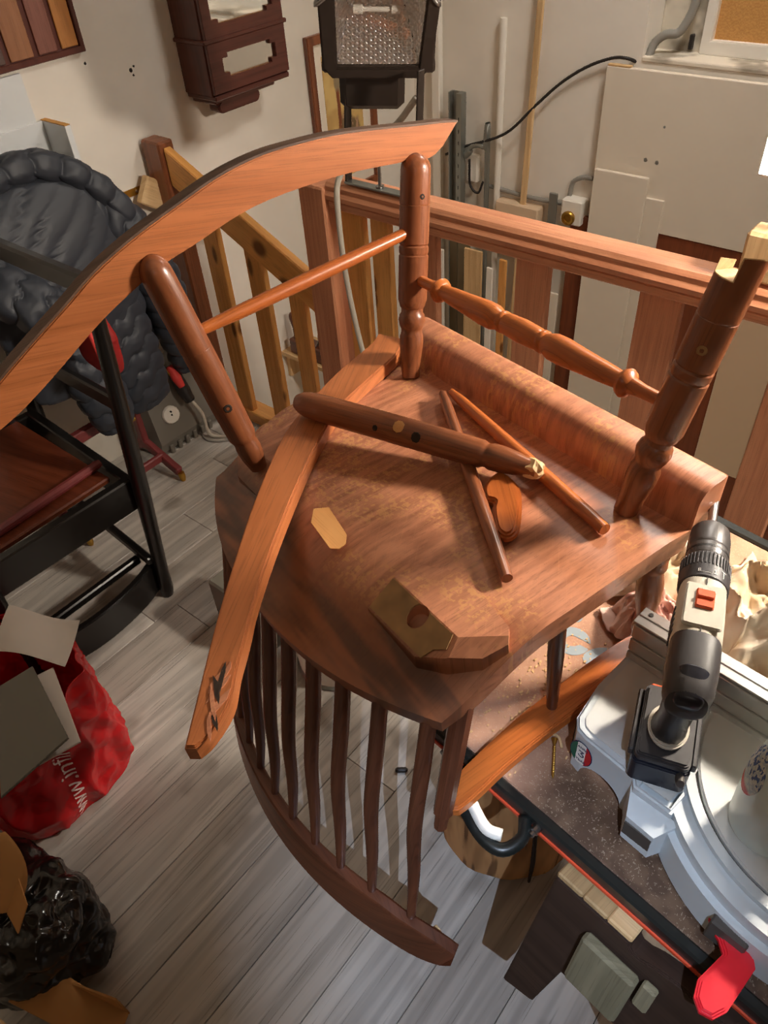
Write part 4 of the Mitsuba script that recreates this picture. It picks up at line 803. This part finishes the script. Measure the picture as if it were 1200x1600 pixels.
# ---------------------------------------------------------------- the workbench and what stands on it
BZ = .765
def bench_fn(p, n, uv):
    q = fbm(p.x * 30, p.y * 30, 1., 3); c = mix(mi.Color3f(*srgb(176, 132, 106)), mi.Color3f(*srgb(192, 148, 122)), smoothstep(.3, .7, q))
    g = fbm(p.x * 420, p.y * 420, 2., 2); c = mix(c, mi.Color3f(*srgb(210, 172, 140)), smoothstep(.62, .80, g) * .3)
    dirt = smoothstep(.57, .50, p.y + (fbm(p.x * 9, p.y * 9, 5., 3) - .5) * .10) * smoothstep(-.25, -.16, p.x)  # shadow of saw and drill, painted into the bench colour
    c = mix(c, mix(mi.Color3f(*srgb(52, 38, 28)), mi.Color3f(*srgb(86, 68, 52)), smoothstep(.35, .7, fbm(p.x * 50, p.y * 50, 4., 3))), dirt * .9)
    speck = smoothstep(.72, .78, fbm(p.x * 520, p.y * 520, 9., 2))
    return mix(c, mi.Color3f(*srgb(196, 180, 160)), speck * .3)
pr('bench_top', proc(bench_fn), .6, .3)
pr('bench_black', srgb(24, 28, 27), .35)
pr('bench_orange', srgb(206, 74, 42), .45)
KM = frame((-.356, .449, BZ), (.99, -.142, 0), y=(.142, .99, 0))        # bench axes: x along its front edge, y away, z up
tag('workbench', 'folding workbench with brown chipboard top, black metal edge and orange trim line', 'workbench')
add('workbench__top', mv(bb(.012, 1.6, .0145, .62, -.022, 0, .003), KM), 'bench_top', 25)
add('workbench__front_edge', mv(cat(bb(0, 1.6, 0, .015, -.024, .003, .003)), KM), 'bench_black', 25)
add('workbench__left_edge', mv(bb(-.002, .014, 0.028, .62, -.034, .003, .003), KM), 'bench_black', 25)
add('workbench__back_edge', mv(bb(0, 1.6, .62, .64, -.034, .003, .003), KM), 'bench_black', 25)
add('workbench__orange_trim', mv(bb(0, 1.6, -.0025, 0.0005, -.0235, -.0175, .0006), KM), 'bench_orange', 25)
add('workbench__bolt', mv(lathe((.192, .0, -.012), (.192, -.014, -.012), [(0, .006), (.008, .006), (.009, .004), (.014, .004)], 10), KM), 'steel')
add('workbench__bolt_001', mv(lathe((.036, .0, -.02), (.036, -.010, -.02), [(0, .005), (.008, .005)], 10), KM), 'steel')
for i, (x, y) in enumerate([(.62, .12), (.62, .56), (1.5, .12), (1.5, .56)]):
    add('workbench__leg' + ('_%03d' % i if i else ''), mv(bb(x - .02, x + .02, y - .02, y + .02, -BZ, -.034, .003), KM), 'bench_black', 25)
add('workbench__end_knob', mv(lathe((.0, .055, -.06), (-.06, .05, -.06), [(0, .010), (.02, .010), (.022, .016), (.056, .015), (.06, .011)], 16), KM), 'dark_plastic')
hp_ = [(.172, .0, -.014), (.186, -.022, -.016), (.178, -.050, -.018), (.150, -.056, -.018), (.110, -.044, -.018), (.085, -.030, -.018), (.078, -.002, -.014)]
add('workbench__handle', mv(tube(hp_, .0085, 10, 5), KM), 'bench_black', True, label='black and white curved clamp handle')
add('workbench__handle__white_grip', mv(tube([(.168, -.040, -.009), (.150, -.0475, -.009), (.125, -.040, -.009), (.100, -.028, -.009)], .0078, 10, 5), KM), 'white_plastic', True)
def pmark(poly, key): add(key, mv(slab(poly, .0004, 0), frame((0, 0, BZ + .0002), (1, 0, 0), y=(0, 1, 0))), 'print_blue', False)
pr('print_blue', srgb(146, 158, 164), .7)
c1, c2 = Point(-.268, .692), Point(-.222, .690)
pmark(c1.buffer(.026).difference(c1.buffer(.010)).difference(sbox(-.27, .692, -.22, .702)), 'workbench__paint_mark')
pmark(aff.rotate(aff.scale(c2.buffer(.020), 1.3, .8), 50), 'workbench__paint_mark_001')
pmark(aff.scale(Point(-.295, .735).buffer(.016), 1.2, .8), 'workbench__paint_mark_002')
dust = []
r_ = random.Random(5)
for i in range(260):
    x, y = r_.gauss(-.26, .035), r_.gauss(.60, .07)
    s = .0012 + .0018 * r_.random(); b = bx((s, s * (1 + r_.random()), s * .6), (x, y, BZ + s * .3), s * .1); dust.append(b)
add('sawdust', cat(*dust), 'wood_raw', False, 'scattered sawdust crumbs on the bench under the seat', 'sawdust', None, 'stuff')
tag('long_screw', 'single long wood screw lying on the bench edge near the white saw', 'screw')
scr = [(0, .0042), (.002, .0036), (.008, .0019)] + [(.010 + .0016 * i, .0024 if i % 2 else .0015) for i in range(26)] + [(.056, .0004)]
add('long_screw__shank', lathe((-.207, .532, BZ + .0045), (-.180, .480, BZ + .003), scr, 12), 'brass', 20)
add('wood_curl', tube([(-.222, .532, BZ + .004), (-.205, .536, BZ + .008), (-.193, .526, BZ + .005)], .002, 6), 'wood_raw', True, 'tiny wood curl by the long screw', 'wood shaving')

# log under the bench
pr('bark_log', proc(lambda p, n, uv: mix(mix(mi.Color3f(*srgb(150, 108, 70)), mi.Color3f(*srgb(184, 138, 92)), smoothstep(.3, .7, fbm(p.x * 40, p.y * 40, p.z * 6, 3))), mi.Color3f(*srgb(70, 44, 26)), smoothstep(.62, .72, fbm(p.x * 90 + 3, p.y * 90, p.z * 5, 2)) * .7)), .8, .2)
lg = lathe((-.365, .735, 0), (-.365, .735, .7295), [(0, .135), (.015, .145), (.1, .148), (.3, .144), (.5, .146), (.715, .147), (.7295, .143)], 48)
vv_ = lg.vertices; a_ = np.arctan2(vv_[:, 1] - .735, vv_[:, 0] + .365); rr_ = 1 + .03 * np.sin(3 * a_ + 1) + .012 * np.sin(11 * a_)
vv_[:, 0] = -.365 + (vv_[:, 0] + .365) * rr_; vv_[:, 1] = .735 + (vv_[:, 1] - .735) * rr_
tag('tree_stump', 'tall pale tree log standing on the floor under the workbench corner', 'log')
add('tree_stump__log', lg, 'bark_log', 50)
add('tree_stump__crack', tube([(-.2505, .637, .02), (-.2485, .636, .12), (-.252, .635, .25), (-.2495, .636, .38)], [.003, .005, .004, .002], 6, 4), 'hole_dark', True)

# ---------------------------------------------------------------- mitre saw
pr('saw_white', srgb(206, 208, 206), .5, .4)
pr('saw_paint', srgb(196, 204, 208), .42, .4)
pr('dark_grey_metal', srgb(84, 80, 76), .45, .5, .3)
SM = frame((-.182, .65, BZ), (.994, -.11, 0), y=(.11, .994, 0))
tag('mitre_saw', 'white mitre saw base with aluminium fence and round turntable on the bench', 'mitre saw')
TC = Point(.292, .0)
wing = Polygon([(.006, .030), (.004, -.06), (.012, -.118), (.022, -.132), (.036, -.136), (.105, -.141), (.112, -.150), (.160, -.150), (.165, -.10), (.165, .030)])
body = wing.union(TC.buffer(.205, 64).intersection(sbox(.10, -.3, .62, .03))).buffer(.004).buffer(-.004)
topin = wing.buffer(-.008)
hz_ = .083
notch = m3.Manifold.cube((.060, .06, .045)).translate((.030, -.165, 0))
arch = m3.Manifold.cylinder(.08, .032, .032, 40).rotate((90, 0, 0)).translate((.068, -.09, .0))
def cs_(p): return m3.CrossSection([np.array(p.exterior.coords)[:-1]] + [np.array(r.coords)[:-1] for r in p.interiors], m3.FillRule.EvenOdd)
ring_out = TC.buffer(.205, 64).intersection(sbox(.10, -.3, .62, .03))
mb = m3.Manifold.extrude(cs_(wing.buffer(.0)), hz_ - .004).translate((0, 0, 0)) + m3.Manifold.extrude(cs_(wing.buffer(-.003)), hz_)
mr = m3.Manifold.extrude(cs_(ring_out), .055, 0, 0, (1, 1)).translate((0, 0, .006))
mr2 = m3.Manifold.extrude(cs_(TC.buffer(.196, 64).intersection(sbox(.10, -.3, .62, .03))), hz_ - .004)
mr3 = m3.Manifold.extrude(cs_(TC.buffer(.176, 64).intersection(sbox(.10, -.3, .62, .03))), hz_ + .004)
sawb = mb + mr + mr2 - arch
well = m3.Manifold.extrude(cs_(TC.buffer(.1645, 72)), .06).translate((0, 0, .045))
pocket = m3.Manifold.cube((.040, .028, .03)).translate((.116, -.146, hz_ - .012))
sawb = sawb + mr3 - well - pocket
add('mitre_saw__base', mv(sawb, SM), 'saw_paint', 28)
noseb = m3.Manifold.hull_points(np.array([(.106, -.142, .01), (.106, -.142, .07), (.122, -.176, .012), (.122, -.176, .062), (.158, -.178, .012), (.158, -.178, .062), (.172, -.150, .01), (.172, -.150, .07)]))
add('mitre_saw__nose', mv(noseb, SM), 'saw_paint', 20)
add('mitre_saw__nose__slot', mv(bx((.034, .002, .026), (.140, -.1775, .040), .0005), SM), 'dark_grey_metal')
add('mitre_saw__wing_plate', mv(slab(wing.buffer(-.010), .0016, .0006), SM @ frame((0, 0, hz_), (1, 0, 0), y=(0, 1, 0))), 'saw_white', 20)
tt_ = TC.buffer(.1605, 72)
add('mitre_saw__turntable', mv(slab(tt_, .042, .002), SM @ frame((0, 0, .046), (1, 0, 0), y=(0, 1, 0))), 'saw_white', 25, label='round pale turntable plate')
add('mitre_saw__turntable__edge', mv(slab(TC.buffer(.1640, 72).difference(TC.buffer(.1612, 72)), .03, 0), SM @ frame((0, 0, .052), (1, 0, 0), y=(0, 1, 0))), 'dark_grey_metal', 25)
fence = cat(bb(.006, .52, .002, .030, hz_ + .002, hz_ + .070, .0015), bb(.006, .52, -.002, .002, hz_ + .002, hz_ + .014, .0008), bb(.006, .52, -.0015, .002, hz_ + .020, hz_ + .040, .0008), bb(.006, .52, -.0015, .002, hz_ + .045, hz_ + .068, .0008), bb(.004, .52, .0145, .030, hz_ + .0702, hz_ + .073, .0008), bb(.004, .52, .000, .0125, hz_ + .0702, hz_ + .073, .0008))
add('mitre_saw__fence', mv(fence, SM), 'alu', 20, label='ribbed aluminium fence')
add('mitre_saw__fence__screw', mv(lathe((.016, .022, hz_ + .073), (.016, .022, hz_ + .0745), [(0, .003), (.0015, .003)], 10), SM), 'dark_plastic')
pr('lever_red', srgb(214, 28, 44), .35)
pr('sticker_green', srgb(20, 92, 74), .4); pr('sticker_red', srgb(190, 34, 40), .4); pr('sticker_white', srgb(232, 232, 228), .4); pr('sticker_ink', srgb(26, 34, 70), .5)
# red locking lever at the front
add('mitre_saw__lever_mount', mv(bb(.245, .285, -.210, -.190, .015, .055, .002), SM), 'dark_grey_metal', 25)
lv = Polygon([(.040, .434), (.047, .443), (.058, .440), (.066, .430), (.086, .416), (.092, .406), (.084, .352), (.076, .338), (.064, .336), (.055, .345), (.052, .362), (.063, .400), (.054, .411), (.043, .418), (.038, .426)])
add('mitre_saw__lever', mv(slab(lv.buffer(.002).buffer(-.001), .013, .004), frame((0, 0, BZ + .027), (1, 0, 0), y=(0, 1, 0))), 'lever_red', 35, label='red plastic locking lever')
# oval warranty sticker on the wing's front face
SF = SM @ frame((.0355, -.1366, .046), (.070, -.005, 0), y=(0, 0, 1))
el = aff.scale(Point(0, 0).buffer(1, 48), .0165, .0235)
def flat(poly, z, key, mat, **k):
    polys = getattr(poly, 'geoms', [poly])
    add(key, mv(cat(*[slab(q, .0004, 0) for q in polys if q.area > 0]), SF @ frame((0, 0, z), (1, 0, 0), y=(0, 1, 0))), mat, False, **k)
tag('round_sticker', 'green white and red oval sticker with number 3 on the saw base front', 'sticker')
flat(el, .0, 'round_sticker__rim', 'sticker_ink')
e2 = aff.scale(el, .93, .95)
flat(e2.intersection(sbox(-.0065, -1, .0065, 1)), .0005, 'round_sticker__white', 'sticker_white')
flat(e2.intersection(sbox(-1, -1, -.0065, 1)), .0005, 'round_sticker__green', 'sticker_green')
flat(e2.intersection(sbox(.0065, -1, 1, 1)), .0005, 'round_sticker__red', 'sticker_red')
for s_, h_, x_, y_ in (('3', .0125, -.0045, -.006), ('YEAR', .0042, -.0062, -.0165), ('ANNI', .0042, -.006, .0115)):
    t_ = text(s_, h_); t_.vertices[:, 2] *= .2
    key = 'round_sticker__lettering'; key += '' if key not in scene else '_%03d' % sum(q.startswith(key) for q in scene)
    add(key, mv(t_, SF @ frame((x_, y_, .0009), (1, 0, 0), y=(0, 1, 0))), 'sticker_ink', False)

# ---------------------------------------------------------------- cordless drill standing on its battery
pr('drill_grey', srgb(186, 180, 166), .5)
pr('drill_dark', srgb(54, 52, 54), .5)
pr('drill_rubber', srgb(34, 33, 37), .42)
pr('drill_navy', srgb(28, 30, 42), .35)
pr('drill_orange', srgb(214, 90, 48), .42)
pr('chuck_metal', srgb(92, 90, 90), .36, .5, .55)
Zs = BZ + hz_ + .0018
DD = np.array([-.29, .957, 0]); DD /= np.linalg.norm(DD); DS = np.array([DD[1], -DD[0], 0])
DM = frame((-.067, .493, 1.042), DD, z=(0, 0, 1))     # x forward along the body, y to the left of it, z up
tag('cordless_drill', 'grey and black cordless drill driver standing on its battery on the saw table', 'drill')
def dr_add(nm, mesh, mat, sm=35, **k):
    mesh = mesh.copy(); v = mesh.vertices; z = v[:, 2]; v[:, 1] *= .88; zz_ = Zs - 1.042
    v[:, 2] = np.where(z > -.045, z * .9, -.0405 + (z + .045) * (zz_ + .0405) / (zz_ + .045))
    add('cordless_drill__' + nm, mv(mesh, DM), mat, sm, **k)
def dl(prof, n=36): return lathe((0, 0, 0), (1, 0, 0), prof, n)
def shell(stations, n=40, e=2.6):
    """superelliptic body along x: stations (x, half width, half height, z centre)"""
    a = np.arange(n) * 2 * np.pi / n; V, F = [], []
    for x, w, h, zc in stations:
        c, s = np.cos(a), np.sin(a); r = (np.abs(c) ** e + np.abs(s) ** e) ** (-1 / e)
        V.append(np.c_[np.full(n, x), c * r * w, zc + s * r * h])
    for i in range(len(stations) - 1):
        for j in range(n): F.append([i * n + j, i * n + (j + 1) % n, (i + 1) * n + (j + 1) % n, (i + 1) * n + j])
    k = len(stations) * n; V = np.vstack(V + [[[stations[0][0], 0, stations[0][3]]], [[stations[-1][0], 0, stations[-1][3]]]]); F = list(tri(F))
    for j in range(n): F += [[k, (j + 1) % n, j], [k + 1, k - n + j, k - n + (j + 1) % n]]
    m = trimesh.Trimesh(V, np.array(F), process=False)
    if m.volume < 0: m.invert()
    return m
dr_add('motor_cap', shell([(-.012, .014, .016, -.006), (-.008, .022, .024, -.005), (.004, .027, .029, -.003), (.03, .029, .031, -.002), (.058, .0285, .031, 0), (.062, .028, .030, 0)]), 'drill_dark')
dr_add('motor_cap__vent_recess', shell([(-.0135, .012, .008, .004), (-.010, .0165, .012, .006), (.016, .0165, .012, .0195), (.020, .013, .008, .020)]), 'drill_navy')
dr_add('housing', shell([(.060, .0275, .0295, 0), (.064, .0285, .0305, 0), (.10, .0285, .031, 0), (.134, .0275, .0295, 0), (.139, .027, .029, 0)]), 'drill_grey')
dr_add('housing__top_plate', mv(slab(sbox(-.026, -.0185, .026, .0185).buffer(.004).buffer(0), .005, .002), frame((.096, 0, .0285), (1, 0, 0), y=(0, 1, 0))), 'drill_grey')
dr_add('housing__seam', bb(.062, .138, -.0004, .0004, .0, .0318, 0), 'drill_dark')
dr_add('speed_switch', bx((.026, .021, .007), (.103, 0, .0335), .002), 'drill_orange', label='orange speed switch')
dr_add('speed_switch__ridge', bx((.004, .019, .004), (.104, 0, .038), .001), 'drill_orange')
dr_add('side_panel', cat(*[bx((.003, .002, .030), (.070 + .008 * i, .0285, -.004), .0005) for i in range(5)]), 'drill_dark')
n_ = 60; knurl = dl([(.140, .0285), (.142, .0300), (.160, .0305), (.161, .0297)], 48)
dr_add('torque_ring', knurl, 'drill_dark', 30)
gr_ = []
for i in range(40):
    a = 2 * math.pi * i / 40; gr_.append(mv(bx((.018, .0022, .0018), (.170, 0, .0298), .0005), np.array([[1, 0, 0, 0], [0, math.cos(a), -math.sin(a), 0], [0, math.sin(a), math.cos(a), 0], [0, 0, 0, 1.]])))
dr_add('torque_ring__grip', cat(dl([(.161, .0290), (.180, .0288), (.183, .0265)], 40), *gr_), 'drill_dark', 30)
for i, (s_, h_, yy, tz) in enumerate([('8', .005, .0125, 0), ('1', .006, -.0055, 0), ('T', .010, -.0150, 0), ('_____', .0035, .008, 0)]):
    t_ = text(s_, h_); t_.vertices[:, 2] *= .2; v_t = t_.vertices.copy()
    ang = (yy - v_t[:, 0]) / .0304; rr = .0304 + v_t[:, 2] * 1.0 + .0002
    t_.vertices = np.c_[.1465 + v_t[:, 1], np.sin(ang) * rr, np.cos(ang) * rr]
    dr_add('torque_ring__mark' + ('_%03d' % i if i else ''), t_, 'sticker_white', False)
dr_add('chuck', dl([(.183, .0245), (.186, .0262), (.20, .0264), (.203, .0250), (.206, .0264), (.222, .0262), (.236, .0245), (.240, .0215), (.243, .0165)], 44), 'chuck_metal', 30)
dr_add('chuck__ring', dl([(.1925, .0266), (.1955, .0266)], 44), 'dark_plastic')
dr_add('bit', cat(dl([(.242, .0062), (.295, .0062), (.297, .0050), (.299, .0035), (.303, .0035), (.306, .0055), (.311, .0055), (.314, .0035)], 18)), 'steel', 30)
# handle and battery
zb = Zs - 1.042
hs = tube([(.030, 0, -.02), (.030, 0, -.06), (.038, 0, -.10), (.050, 0, zb + .056)], [.024, .0205, .0195, .023], 22, 10)
dr_add('handle', hs, 'drill_rubber', True)
dr_add('trigger', bx((.014, .017, .034), (.052, 0, -.048), .004), 'drill_orange')
dr_add('battery_foot', mv(slab(sbox(-.042, -.026, .042, .026).buffer(.008), .014, .004), frame((.058, 0, zb + .040), (1, 0, 0), y=(0, 1, 0))), 'drill_dark')
dr_add('battery_foot__collar', mv(slab(aff.scale(Point(.050, 0).buffer(.027, 32), 1.1, .95), .010, .004), frame((0, 0, zb + .0545), (1, 0, 0), y=(0, 1, 0))), 'drill_grey')
dr_add('battery', mv(slab(sbox(-.043, -.028, .045, .028).buffer(.008), .041, .004), frame((.058, 0, zb), (1, 0, 0), y=(0, 1, 0))), 'drill_navy')
for i, y in enumerate((.0385, -.0385)): dr_add('battery__side_rail' + ('_%03d' % i if i else ''), bx((.085, .007, .012), (.060, y, zb + .040), .003), 'drill_dark')
dr_add('battery__release_tab', bx((.012, .018, .016), (.108, .020, zb + .040), .003), 'drill_orange')
dr_add('battery__charge_knob', lathe((.010, -.024, zb + .034), (-.002, -.026, zb + .038), [(0, .005), (.008, .006), (.014, .005)], 14), 'dark_grey_metal')

# ---------------------------------------------------------------- bottle, rags, block under the bench front
pr('bottle_plastic', srgb(214, 226, 222), .22, .5, 0., False, spec_trans=0.0)
scene['bottle_plastic'] = {'type': 'twosided', 'bsdf': scene['bottle_plastic']['bsdf']} if scene['bottle_plastic']['type'] == 'twosided' else {'type': 'twosided', 'bsdf': scene['bottle_plastic']}
tag('plastic_bottle', 'milky white plastic bottle with a printed oval label on the turntable', 'bottle')
Bc = SM @ np.array([.240, -.094, .0885, 1]); Bc = Bc[:3]
add('plastic_bottle__body', lathe(Bc, Bc + [0, 0, .26], [(0, .036), (.004, .040), (.05, .0415), (.10, .041), (.13, .037), (.165, .026), (.19, .016), (.215, .014), (.218, .018), (.25, .018), (.26, .012)], 40), 'bottle_plastic', 40)
lb_, lc = [], []
for i, a in enumerate(np.linspace(-1, 1, 22)):
    row = []
    for j, b in enumerate(np.linspace(-1, 1, 14)):
        bb_ = b * math.sqrt(max(0.02, 1 - a * a)); an = math.radians(205) + a * .55; z_ = .105 + .036 * bb_
        r_b = np.interp(z_, [.05, .10, .13, .165], [.0415, .041, .037, .026]) + .0006
        row.append(Bc + np.array([math.cos(an) * r_b, math.sin(an) * r_b, z_]))
    lb_.append(row)
def label_fn(p, n, uv):
    z = p.z - float(Bc[2]); a = fbm(p.x * 300, p.y * 300, p.z * 200, 2)
    c = mix(mi.Color3f(*srgb(206, 206, 200)), mi.Color3f(*srgb(176, 186, 190)), smoothstep(.4, .6, a))
    c = mix(c, mi.Color3f(*srgb(70, 92, 140)), smoothstep(.55, .62, fbm(p.x * 420, p.y * 420, p.z * 160, 2)) * smoothstep(.09, .10, z))
    return mix(c, mi.Color3f(*srgb(198, 60, 56)), smoothstep(.085, .078, z))
pr('bottle_label', proc(label_fn), .5)
add('plastic_bottle__label', skin(np.array(lb_), .0008), 'bottle_label', True)
pr('rag_cloth', proc(lambda p, n, uv: mix(mi.Color3f(*srgb(214, 190, 156)), mi.Color3f(*srgb(236, 224, 204)), smoothstep(.3, .65, fbm(p.x * 14, p.y * 14, p.z * 14, 3)))), .85, .2)
pr('rag_stained', proc(lambda p, n, uv: mix(mi.Color3f(*srgb(218, 186, 172)), mi.Color3f(*srgb(160, 96, 84)), smoothstep(.52, .68, fbm(p.x * 34, p.y * 34, p.z * 34, 3)) * .7)), .85, .2)
def rag(key, c, sx, sy, h, seed, mat, *lab, rot=0., n=74):
    u, v = np.meshgrid(np.linspace(-1, 1, n), np.linspace(-1, 1, n), indexing='ij')
    r = np.sqrt(u ** 2 + v ** 2); wob = 1 + .25 * (meshkit.fbm(np.stack([u * 1.3, v * 1.3, u * 0], -1) + seed * 3.1, 3) - .5)
    x, y = u * sx * wob, v * sy * wob
    f1 = meshkit.fbm(np.stack([u * 1.9, v * 1.9, u * 0], -1) + seed * 7.7, 4); f2 = meshkit.noise(np.stack([u * 4.2, v * 4.2, u * 0], -1) + seed)
    rid = 1 - np.abs(2 * f1 - 1) * 2.0
    z = h * (np.clip(1.05 - r ** 1.6, 0, 1) ** .8 * (.45 + .9 * rid) + .10 * f2) + .005
    x = x + .25 * sx * (f2 - .5); y = y + .25 * sy * (meshkit.noise(np.stack([v * 3.8, u * 3.8, u * 0], -1) + seed * 2) - .5)
    z = np.maximum(z, .0025)
    P = np.stack([math.cos(rot) * x - math.sin(rot) * y + c[0], math.sin(rot) * x + math.cos(rot) * y + c[1], z + BZ], -1)
    add(key, skin(P, .002), mat, True, *lab)
rag('rag', (-.235, .90), .085, .085, .075, 1, 'rag_cloth', 'cream cotton rag heaped behind the fence end beside the chair', 'rag', rot=.4)
rag('rag_001', (-.03, .845), .15, .12, .10, 2, 'rag_cloth', 'large crumpled cream cloth behind the drill and fence', 'rag', rot=-.3)
rag('rag_002', (-.185, .775), .055, .06, .06, 5, 'rag_stained', 'pinkish paint stained rag just behind the fence left of the drill', 'rag', rot=1.)
rag('rag_003', (.14, .80), .12, .12, .09, 8, 'rag_cloth', 'cream cloth folded behind the fence at the right edge', 'rag', rot=.9)
pr('clear_plastic', srgb(200, 200, 190), .2, .5)
rag('plastic_bag', (-.285, 1.015), .07, .05, .05, 11, 'clear_plastic', 'greyish clear plastic bag behind the cream rag', 'plastic bag')
pr('oak_aged', wood(srgb(150, 122, 84), srgb(176, 146, 104), srgb(104, 78, 50), .8), .65)
pr('brown_stain', wood(srgb(44, 30, 24), srgb(56, 40, 32), srgb(30, 20, 16)), .55)
tag('oak_bracket', 'dark stained wooden bracket with three pale end blocks leaning on the bench front', 'wooden bracket')
WM = frame((-.122, .392, .725), (.99, -.142, 0), y=(.04, .25, .96))   # x along, y up, z out of the bench towards the room
fp = Polygon([(0, .005), (.104, .005), (.106, -.002), (.112, -.007), (.121, -.006), (.135, .001), (.164, .008), (.42, .014), (.42, -.24), (.20, -.20), (.140, -.142), (.052, -.142), (.035, -.245), (-.012, -.26)])
add('oak_bracket__board', mv(slab(fp, .030, .003), WM @ frame((0, 0, -.03), (1, 0, 0), y=(0, 1, 0))), 'brown_stain', 25, axis=WM[:3, 0])
for i, (a, b, m) in enumerate([(0, .037, 'oak_aged'), (.0375, .071, 'oak_aged'), (.0715, .105, 'wood_raw')]):
    add('oak_bracket__end_block' + ('_%03d' % i if i else ''), mv(bb(a, b, .0052, .014, -.034, .000, .002), WM), m, 25, axis=WM[:3, 0] if i == 2 else WM[:3, 2])
pr('weathered', wood(srgb(104, 98, 76), srgb(128, 120, 96), srgb(66, 60, 46)), .8)
tag('weathered_block', 'weathered grey wooden block fixed on the dark bracket', 'wood block')
add('weathered_block__block', mv(bb(.059, .131, -.116, -.026, .0005, .018, .004), WM), 'weathered', 25, axis=WM[:3, 1])
add('small_weathered_block', mv(bb(.135, .153, -.063, -.020, .0005, .012, .003), WM), 'weathered', 25, 'small grey wood offcut right of the larger weathered block', 'wood block', axis=WM[:3, 1])
# ---------------------------------------------------------------- lamps of the room
pr('lamp_black', srgb(30, 28, 27), .5)
def emit_disc(key, c, nrm, rad, r, label=None): 
    m = mv(trimesh.creation.cylinder(r, .004, sections=40), frame(c, np.cross(nrm, [.3, .5, .8]), z=nrm))
    scene[key] = ply(m, {'type': 'diffuse', 'reflectance': {'type': 'rgb', 'value': .6}}, False, emitter={'type': 'area', 'radiance': {'type': 'rgb', 'value': list(rad)}})
kd = KEY_AIM - KEY_POS; kd /= np.linalg.norm(kd)
kf = frame(KEY_POS, np.cross(kd, [0, 0, 1]), z=kd)
tag('work_light', 'black work light clamped on the stair railing beyond the frame', 'work light')
scene['work_light__glass'] = ply(mv(bx((.17, .12, .004), (0, 0, .026), .001), kf), {'type': 'diffuse', 'reflectance': {'type': 'rgb', 'value': .6}}, False, emitter={'type': 'area', 'radiance': {'type': 'rgb', 'value': list(KEY_RAD)}})
add('work_light__housing', mv(bx((.21, .16, .045), (0, 0, 0), .008), kf), 'lamp_black')
add('work_light__stand', tube([KEY_POS - kd * .03, (.26, 1.475, 1.5), (.26, 1.475, 1.012)], .009), 'lamp_black', True)
tag('spot_lamp', 'black ceiling spot lamp behind the photographer', 'lamp')
sd_ = COOL_AIM - COOL_POS; sd_ /= np.linalg.norm(sd_)
add('spot_lamp__head', lathe(COOL_POS - sd_ * .09, COOL_POS + sd_ * .05, [(0, .018), (.01, .024), (.06, .030), (.09, .040), (.14, .046), (.14, .043), (.09, .036), (.02, .020)], 32, False), 'lamp_black', 30)
add('spot_lamp__stem', tube([COOL_POS - sd_ * .06, COOL_POS - sd_ * .08 + [0, 0, .08], COOL_POS - sd_ * .08 + [0, 0, .25]], .007, 8), 'lamp_black', True)
scene['spot_lamp_light'] = {'type': 'spot', 'to_world': T().look_at(origin=[float(x) for x in COOL_POS], target=[float(x) for x in COOL_AIM], up=[0, 1, 0]), 'intensity': {'type': 'rgb', 'value': list(COOL_POWER)}, 'cutoff_angle': 13.5, 'beam_width': 7.}
for key, pos, rad in (('ceiling_lamp', ROOM_POS, ROOM_RAD), ('ceiling_lamp_001', ROOM2_POS, ROOM2_RAD)):
    tag(key, 'round ceiling lamp over the stairwell' if key == 'ceiling_lamp' else 'round ceiling lamp near the jacket side of the room', 'lamp')
    emit_disc(key + '__diffuser', pos, np.array([0, 0, -1.]), rad, .17)
    add(key + '__rim', lathe(pos + [0, 0, .003], pos + [0, 0, .14], [(0, .175), (.0, .185), (.06, .185), (.137, .06)], 40), 'ceiling_paint', 30)
